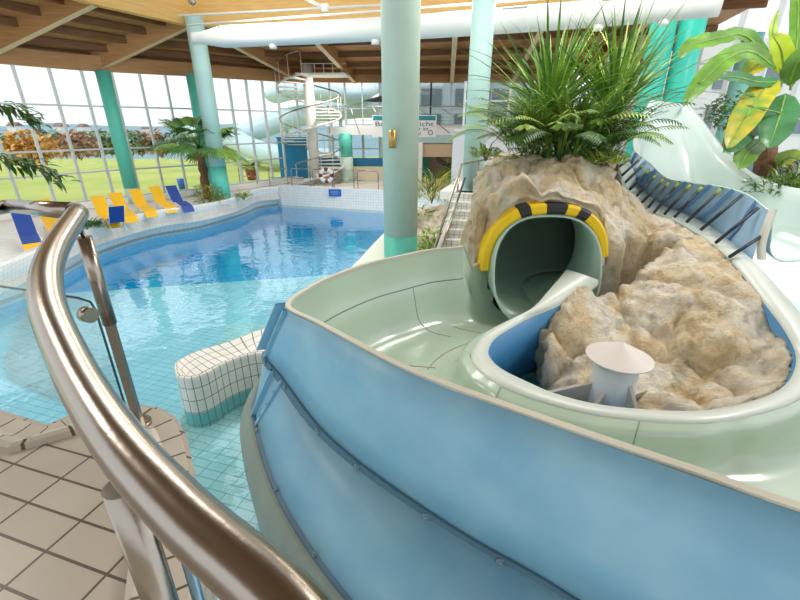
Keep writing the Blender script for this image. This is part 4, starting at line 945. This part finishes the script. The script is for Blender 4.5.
# small round tree
tr = empty('small_tree', T(722, 150, 10.5)-Vector((0, 0, .3))); tag(tr, 'small tree with a round dark crown behind the banana leaves', 'tree')
m = MB(); m.tube([(0, 0, -2.12), (0, 0, 1.0)], .035, 8); m.build('trunk', bark, tr)
random.seed(31); m = MB()
for k in range(420):
    v = Vector((random.gauss(0, 1), random.gauss(0, 1), random.gauss(0, 1))).normalized()*random.random()**.4; p = Vector((v.x*.7, v.y*.7, 1.15+v.z*.42)); blade(m, p, random.uniform(0, 6.28), jit(.8), .14, .07, .5, 3)
m.build('foliage', mat('olive_leaf', '#5b7a35', .5, var=.4, vscale=6), tr)
# ficus branches at left edge
def sprig(pts, n, label, seed, L=.12):
    random.seed(seed); root = empty('leafy_branch', pts[0]); tag(root, label, 'branch'); P = spline([Vector(p)-Vector(pts[0]) for p in pts], 8)
    m = MB(); m.tube(P, .006, 5); m.build('twig', bark, root); m = MB()
    for k in range(n): p = random.choice(P[3:])+Vector((jit(.07), jit(.07), jit(.05))); blade(m, p, random.uniform(-.9, .6), -.5+jit(.6), L*random.uniform(.7, 1.2), L*.32, .5, 4)
    m.build('foliage', leaf_d, root)
sprig([T(-20, 106, 4), T(8, 107, 4), T(22, 112, 4), T(33, 122, 4)], 70, 'dark leafy branch hanging in at the upper left edge', 1)
sprig([T(-20, 156, 4), T(12, 160, 4), T(35, 166, 4), T(61, 181, 4)], 90, 'dark leafy branch hanging in below the upper left one', 2)
# ================================================================== BACK OF THE HALL
# hoop railing on the back wall
hoop = None
def onwall(px):
    r = ray(px, 185); B0 = BW0+NB*.15; t = (B0.x*UU.y-B0.y*UU.x)/(r.x*UU.y-r.y*UU.x); return Vector((r.x*t, r.y*t, .96))
def mk_hoop(w):
    r = empty('hoop_railing'); m = MB(); m.tube([(-w/2, 0, 0), (-w/2, 0, .72), (-w/2+.06, 0, .8), (w/2-.06, 0, .8), (w/2, 0, .72), (w/2, 0, 0)], .024, 8); m.build('hoop', steel, r)
    m = MB(); m.tube([(-w/2, 0, .35), (w/2, 0, .35)], .016, 8); m.build('crossbar', steel, r); return r
hl = ['hoop railing left of the blue panel foot', 'hoop railing below the blue panel', 'hoop railing beside the lifebuoy', 'hoop railing right of the lifebuoy', 'hoop railing nearest the centre column']
for i, (a, b) in enumerate(((240, 258), (268, 290), (292, 311), (334, 354), (357, 379))):
    p = onwall((a+b)/2)
    if hoop is None: hoop = mk_hoop(1.02); o = hoop
    else: o = copy_tree(hoop)
    o.location = p; o.rotation_euler = (0, 0, BR); tag(o, hl[i], 'railing', 'hoop railings behind the pool')
o = copy_tree(hoop); p = onwall(323); o.location = p; o.rotation_euler = (0, 0, BR); tag(o, 'hoop railing carrying the lifebuoy', 'railing', 'hoop railings behind the pool')
lf = onwall(327)+Vector((.02, -.12, .55)); m = MB(); n = 24; root = empty('lifebuoy', lf); tag(root, 'white lifebuoy with red and black bands on the hoop railing', 'lifebuoy')
def arc(a0, a1, mm, nm): m = MB(); m.tube([(.27*cos(a0+(a1-a0)*k/8), 0, .27*sin(a0+(a1-a0)*k/8)) for k in range(9)], .09, 10); m.build(nm, mm, root)
for k in range(4): arc(k*pi/2+.3, k*pi/2+1.27, white, 'ring'); arc(k*pi/2-.3, k*pi/2+.3, mat('buoy_red', '#8b2632', .5), 'band')
# blue sign on the back wall
s0, s1, s2 = T(328.5, 189, 18.5), T(341.5, 189, 18.5), T(328.5, 196.5, 18.5)
sy = onwall(335).y-.24; sx0 = (328.5-400)/FPX; 
def wallpt(px, py, y): r = ray(px, py); return Vector((0, 0, H))+r*(y/r.y)
a, b = wallpt(328.5, 189.3, sy), wallpt(341.5, 196.3, sy)
root = empty('pool_sign', ((a.x+b.x)/2, sy, b.z)); tag(root, 'small blue sign with pale lines on the tiled back wall', 'sign')
w, h = b.x-a.x, a.z-b.z; m = MB(); m.box((0, 0, h/2), (w, .03, h)); m.build('plate', mat('sign_blue', '#1d5cb4', .4), root)
m = MB()
for k, ww in enumerate((.6, .72, .5)): m.box((0, -.018, h*(.72-.2*k)), (w*ww, .006, h*.07))
m.build('lettering', mat('sign_pale', '#7fa9e0', .5), root)
# gallery
GY = 24.0; gz0 = 3.22; gz1 = 3.6
m = MB(); m.box((5.6, GY+1.6, (gz0+gz1)/2), (19, 3.2, gz1-gz0)); struct(m.build('floor_gallery', white))
gal = empty('gallery_railing', (-3.8, GY-.03, gz1)); tag(gal, 'thin steel railing along the upper gallery at the back', 'railing')
m = MB(); m.tube([(0, 0, 1.0), (17, 0, 1.0)], .025, 8); m.build('rail_pipe', steel, gal)
for k in range(11): m = MB(); m.tube([(.05+k*1.6, 0, -.3), (.05+k*1.15, 0, 1.0)], .02, 6); m.build('post', steel, gal)
for k in range(5): m = MB(); m.tube([(0, 0, .15+k*.17), (17, 0, .15+k*.17)], .006, 4); m.build('wire', steel, gal)
# banner
ba, bb = wallpt(372, 115, GY-.06), wallpt(436, 137, GY-.06)
root = empty('banner', (ba.x, GY-.06, bb.z)); tag(root, 'white banner with teal top band hung on the gallery railing', 'banner')
bw, bh = bb.x-ba.x, ba.z-bb.z
m = MB(); m.box((bw/2, 0, bh/2), (bw, .01, bh)); m.build('cloth', white, root)
m = MB(); m.box((bw/2, -.008, bh*.86), (bw*.97, .004, bh*.2)); m.build('top_band', mat('banner_teal', '#1b8f9a', .5), root)
def text(body, size, loc, mm, parent, nm='lettering', rot=(pi/2, 0, 0), align='LEFT'):
    cu = bpy.data.curves.new(nm, 'FONT'); cu.body = body; cu.size = size; cu.extrude = .002; cu.align_x = align
    t = bpy.data.objects.new(nm, cu); COL.objects.link(t); dg = bpy.context.evaluated_depsgraph_get(); me = bpy.data.meshes.new_from_object(t.evaluated_get(dg))
    COL.objects.unlink(t); bpy.data.objects.remove(t); me.materials.clear(); me.materials.append(mm); o = bpy.data.objects.new(nm, me); COL.objects.link(o); o.parent = parent; o.location = loc; o.rotation_euler = rot; return o
nav = mat('banner_navy', '#1f4a6e', .5)
tx = text('Badeunterricht', bh*.30, (bw*.04, -.012, bh*.5), nav, root); tx.scale = (.92*bw/max(.1, max(v.co.x for v in tx.data.vertices)), 1, 1); text('für im', bh*.28, (bw*.66, -.012, bh*.29), nav, root); text('ab!', bh*.28, (bw*.66, -.012, bh*.06), nav, root)
m = MB(); m.tube([(bw*.91+.11*cos(k*pi/8), -.012, bh*.2+.11*sin(k*pi/8)) for k in range(16)], .02, 6, True); m.build('round_logo', nav, root)
# walls below the gallery
def kb(m, c, d, k=1.3): m.box((c[0]*k, c[1]*k, 3.7+(c[2]-3.7)*k), (d[0]*k, d[1]*k, d[2]*k))
m = MB(); kb(m, (.75, 18.4, 1.9), (.35, .35, 2.3)); struct(m.build('wall_pillars', white))
m = MB(); kb(m, (2.0, 20.2, 1.85), (3.1, .2, 2.2)); struct(m.build('wall_alcove', mat('alcove_brown', '#9c8a78', .7)))
m = MB(); kb(m, (1.9, 18.6, 2.72), (3.3, .15, .5)); struct(m.build('wall_alcove_header', mat('header_beige', '#d3b796', .6)))
m = MB(); kb(m, (.95, 19.9, 1.7), (.7, .08, 2.0)); kb(m, (1.25, 19.84, 1.65), (.03, .05, .12)); struct(m.build('door_1', mat('door_green', '#2f8f74', .5)))
P = [T(a, b, 23) for a, b in ((452, 166), (443, 163), (438, 158), (440, 152), (448, 148), (457, 149), (464, 155), (472, 163), (480, 168))]
m = MB(); m.tube(spline(P, 6), .12, 8); tag(m.build('wall_snake', mat('dark_rubber', '#3c302c', .6)), 'dark curved tube shape hung in the alcove', 'decoration')
m = MB(); m.box((4.2, 18.6, 2.1), (4.0, .2, 2.7)); m.box((4.2, 18.45, 3.5), (4.0, .12, .1)); struct(m.build('wall_kiosk', mat('kiosk_grey', '#d5d7da', .5)))
facade((2.6, 18.6), (6.2, 18.6), 3.6, 5.3, 4, (4.6,), alu_w, .08, True, False)
# counter and blue low wall
m = MB(); a, b = wallpt(330, 157, 25.2), wallpt(384, 167, 25.2); m.box(((a.x+b.x)/2, 25.2, (a.z+b.z)/2), (b.x-a.x+1.5, .2, .45)); struct(m.build('wall_blue_low', mat('low_wall_blue', '#1c7fb0', .4)))
m = MB(); m.box((-2.0, 24.9, 1.1), (6.5, .3, .8)); struct(m.build('wall_counter', cream))
a, b = wallpt(277, 137, 24.5), wallpt(308, 163, 24.5)
m = MB(); m.box(((a.x+b.x)/2, 24.5, (a.z+HZ)/2), (b.x-a.x, .12, a.z-HZ)); m.box(((a.x+b.x)/2, 24.43, a.z-.04), (b.x-a.x+.06, .04, .08)); tag(m.build('blue_panel', mat('panel_blue', '#1380ad', .35)), 'tall deep blue partition panel left of the spiral stair', 'partition')
# ground floor windows under the gallery
facade((-4.2, 26.6), (.8, 26.6), 1.5, 3.2, 5, (2.4,), alu_w, .14, True, False)
# spiral stair
sp = T(311, 120, 22.0); root = empty('spiral_staircase', (sp.x, sp.y, HZ)); tag(root, 'white spiral staircase rising past the gallery', 'staircase')
wst = mat('stair_white', '#e9e6df', .4)
m = MB(); m.cyl((0, 0), .26, 0, 5.75, 20); m.build('centre_post', wst, root)
NS = 32; hz = 5.2/NS; rail_pts = []
for k in range(NS):
    a = -2.0+k*.42; m = MB(); z = .18+k*hz; r1 = 1.6
    P = [(.1*cos(a-.1), .1*sin(a-.1)), (r1*cos(a-.2), r1*sin(a-.2)), (r1*cos(a+.2), r1*sin(a+.2)), (.1*cos(a+.1), .1*sin(a+.1))]
    m.ring(P, z-.025, z+.025); m.build('tread', wst, root); m = MB(); m.tube([(r1*cos(a), r1*sin(a), z), (r1*cos(a), r1*sin(a), z+.95)], .014, 6); m.build('baluster', wst, root); rail_pts.append((r1*cos(a), r1*sin(a), z+.95))
m = MB(); m.tube(spline(rail_pts, 3), .035, 8); m.build('handrail', steel, root)
m = MB(); m.tube(spline([(p[0], p[1], p[2]-.98) for p in rail_pts], 3), .04, 8); m.build('stringer', wst, root)
m = MB(); m.box((.9, .2, 5.3), (2.2, 1.4, .1)); m.box((.9, -.45, 5.75), (2.2, .03, .03)); 
for k in range(5): m.box((.0+k*.45, -.45, 5.5), (.03, .03, .5))
m.build('landing', wst, root)
# black parasol
pp_ = T(382, 98, 23); root = empty('black_parasol', (pp_.x+.3, pp_.y+.5, gz1)); tag(root, 'black canopy jutting out beside the centre column on the gallery', 'parasol')
hh = pp_.z-gz1; m = MB(); R0 = 1.4; m.add([(R0*cos(k*pi/4), R0*sin(k*pi/4), hh-.12) for k in range(8)]+[(0, 0, hh+.22)], [(k, (k+1) % 8, 8) for k in range(8)]); m.build('canopy', mat('black_canopy', '#1e1e22', .7), root, solid=.02)
m = MB(); m.cyl((0, 0), .03, 0, hh+.2, 10); m.build('pole', steel_dark, root)
# potted chair/ waste basket near palm
p = Z(183, 190, HZ); m = MB(); m.cyl((p.x, p.y), .16, HZ, HZ+.55, 14, .2); tag(m.build('waste_bin', mat('bin_blue', '#2f6fc0', .4)), 'small blue bin by the window left of the fan palm', 'bin')
# right hand side windows
wr = [(9.0, 20.5), (12.5, 18.0), (15.5, 13.5), (16.5, 8)]
for a, b, n in zip(wr, wr[1:], (4, 5, 5)): facade(a, b, 1.0, 8.0, n, (2.6, 4.3, 5.9), alu_w, .17)
m = MB(); 
for a, b in zip(wr, wr[1:]): m.bar((a[0], a[1], 8.2), (b[0], b[1], 8.2), .3, .5)
trim(m, w_dark)
# blue lounger at the right, cafe furniture
o = copy_tree(lb); p = T(778, 146, 12); o.location = (p.x, p.y, HZ+.9); o.rotation_euler = (0, 0, .5); tag(o, 'dark blue sun lounger seen under the banana leaves at the right', 'sun lounger', 'sun loungers along the window front')
m = MB(); m.box((p.x, p.y, HZ+.45), (4, 3, .9)); struct(m.build('floor_upper_right', white))
# ================================================================== OUTSIDE
m = MB(); m.ring([(-200, -50), (200, -50), (200, 400), (-200, 400)], -3.0, .25 if False else -1.5); 
grass = mat('meadow', '#a3b455', .9, vscale=.25, two='#c2c26a')
m = MB()
rows = []
for i in range(30):
    y = 6+i*9.0; rows.append([(x, y+18, .35-min(13, max(0, math.hypot(x, y+18)-52)*.28)+.25*noise.noise(Vector((x*.05, y*.05, 0)))) for x in range(-220, 221, 20)])
m.loft(rows, True); 
# cut: meadow starts beyond the facade
o = m.build('ground_outside', grass); struct(o)
m = MB(); m.ring([(-60, 4), (-17, 7), (-15, 12), (-13.6, 14.9), (-12, 17.4), (-9.3, 20.4), (-6.8, 24.3), (-3.5, 27.6), (30, 27.6), (30, 32), (-60, 32)], .0, .5); struct(m.build('ground_terrace', grass))
random.seed(77)
def tree(px, t, h, r, col, label, nm='autumn_tree'):
    p = T(px, 160, t); base = Vector((p.x, p.y, .4)); h *= .76; r *= .85; root = empty(nm, base); tag(root, label, 'tree', 'trees in the meadow outside')
    m = MB(); m.tube([(0, 0, 0), (0, 0, h*.5)], [h*.03, h*.02], 7); m.build('trunk', bark, root); m = MB()
    for k in range(420):
        v = Vector((random.gauss(0, 1), random.gauss(0, 1), random.gauss(0, 1))).normalized()*random.random()**.35; q = Vector((v.x*r, v.y*r, h*.5+v.z*h*.5)); blade(m, q, random.uniform(0, 6.28), jit(1), r*.28, r*.2, .6, 3)
    m.build('crown', col, root)
og = mat('orange_crown', '#e6b565', .9, spec=.1, vscale=1, two='#d3a25e'); rd = mat('rust_crown', '#c7a08a', .9, spec=.1, var=.15, vscale=1); gr = mat('green_crown', '#9db291', .9, spec=.1, var=.2, vscale=1); dg_ = mat('dark_crown', '#86a08c', .9, spec=.1, var=.2, vscale=1)  # distance haze is mixed into these pale crown colours
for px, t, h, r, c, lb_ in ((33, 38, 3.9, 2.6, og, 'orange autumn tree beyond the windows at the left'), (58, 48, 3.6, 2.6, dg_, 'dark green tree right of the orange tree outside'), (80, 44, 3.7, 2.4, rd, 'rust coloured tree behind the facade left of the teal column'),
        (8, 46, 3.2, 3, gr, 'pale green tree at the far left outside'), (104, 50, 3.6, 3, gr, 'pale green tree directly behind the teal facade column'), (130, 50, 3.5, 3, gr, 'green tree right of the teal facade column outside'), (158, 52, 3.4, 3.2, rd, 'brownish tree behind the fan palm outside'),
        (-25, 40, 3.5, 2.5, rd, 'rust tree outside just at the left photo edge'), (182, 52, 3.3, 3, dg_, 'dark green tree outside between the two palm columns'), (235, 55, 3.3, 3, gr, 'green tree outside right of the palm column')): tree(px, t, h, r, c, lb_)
random.seed(12)
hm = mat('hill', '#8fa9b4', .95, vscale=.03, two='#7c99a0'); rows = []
for i in range(12):
    rows.append([(x, 230+i*14, -13+(17.5*(i/11)**.8)*(.95+.12*noise.noise(Vector((x*.012, 3, 0))))+noise.noise(Vector((x*.06, i*.5, 1)))*1.2) for x in range(-420, 421, 14)])
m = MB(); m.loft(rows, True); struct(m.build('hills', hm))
hw = mat('house_white', '#e3e2dd', .8); hr_ = mat('house_roof', '#8a6a62', .8); first = None
hn = ['leftmost pale house on the far hill', 'second pale house from the left on the far hill', 'pale house on the hill above the orange tree', 'pale house on the hill above the green tree', 'pale house on the hill left of the teal column', 'pale house on the hill right of the teal column', 'pale house on the hill left of the fan palm', 'pale house on the hill behind the fan palm']
for i, px in enumerate((4, 16, 38, 62, 84, 124, 146, 164)):
    p = T(px, 133+random.uniform(-4, 4), 290+random.uniform(-8, 30))
    if first is None:
        r = empty('house'); m = MB(); m.box((0, 0, 1.8), (7, 5, 5)); m.build('wall', hw, r); m = MB(); m.add([(-3.8, -2.8, 4.3), (3.8, -2.8, 4.3), (3.8, 2.8, 4.3), (-3.8, 2.8, 4.3), (-3.8, 0, 6.4), (3.8, 0, 6.4)], [(0, 1, 5, 4), (2, 3, 4, 5), (0, 4, 3), (1, 2, 5), (0, 3, 2, 1)]); m.build('roof', hr_, r); first = r
    else: r = copy_tree(first)
    r.location = (p.x, p.y, p.z-3); r.rotation_euler = (0, 0, jit(.6)); r.scale = (random.uniform(.7, 1.3),)*3; tag(r, hn[i], 'house', 'houses on the far hill')
# outdoor flume outside the back windows
out = empty('outdoor_tube_slide', (-6, 33, .4)); tag(out, 'pale blue tube slide winding outside the back windows', 'water slide')
of = mat('outdoor_flume', '#c9e0e8', .35, var=.06)
m = MB(); P = spline([T(372, 88, 37.1), T(352, 96, 33.3), T(325, 93, 32.0), T(292, 92, 33.3), T(275, 96, 35.8)], 8); m.tube(P, .95, 16, flat=.6); shift(m, out.location).build('upper_tube', of, out)
m = MB(); P = spline([T(398, 110, 38.4), T(360, 108, 35.8), T(300, 116, 34.6), T(262, 128, 34.6), T(238, 138, 34.6), T(262, 152, 32.6), T(300, 158, 32.0), T(345, 160, 32.0)], 8); m.tube(P, .8, 16); shift(m, out.location).build('lower_tube', of, out)
m = MB(); P = spline([T(190, 132, 38.4), T(215, 134, 37.1), T(250, 150, 35.8), T(282, 160, 34.6)], 8); m.tube(P, .6, 14); shift(m, out.location).build('lower_tube', of, out)
for px in (285, 340, 380): p = T(px, 110, 35); m = MB(); m.cyl((p.x, p.y), .15, .3, p.z, 10); shift(m, out.location).build('support_post', alu, out)
m = MB(); m.box((5, 36, 4.2), (13, 4, 7.5)); bo = m.build('neighbouring_building', mat('bldg_blue', '#9fb0ba', .8)); tag(bo, 'grey blue building behind the upper gallery windows', 'building')
m = MB()
for k in range(5):
    for z in (3.9, 5.6): m.box((-.2+k*2.5, 33.95, z), (1.5, .1, 1.1))
m.build('window', mat('bldg_window_dark', '#5d6c74', .3), bo)
# building seen through the right windows
m = MB(); m.box((22, 30, 4), (16, 8, 8)); bo = m.build('neighbouring_building', mat('bldg_grey', '#dcdad6', .8)); tag(bo, 'grey building seen through the right hand windows', 'building')
m = MB()
for k in range(6):
    for z in (1.6, 3.9, 6.2): m.box((15.5+k*2.5, 25.95, z), (1.3, .1, 1.3))
m.build('window', mat('bldg_window', '#6f7c86', .2), bo)
bpy.context.view_layer.update()
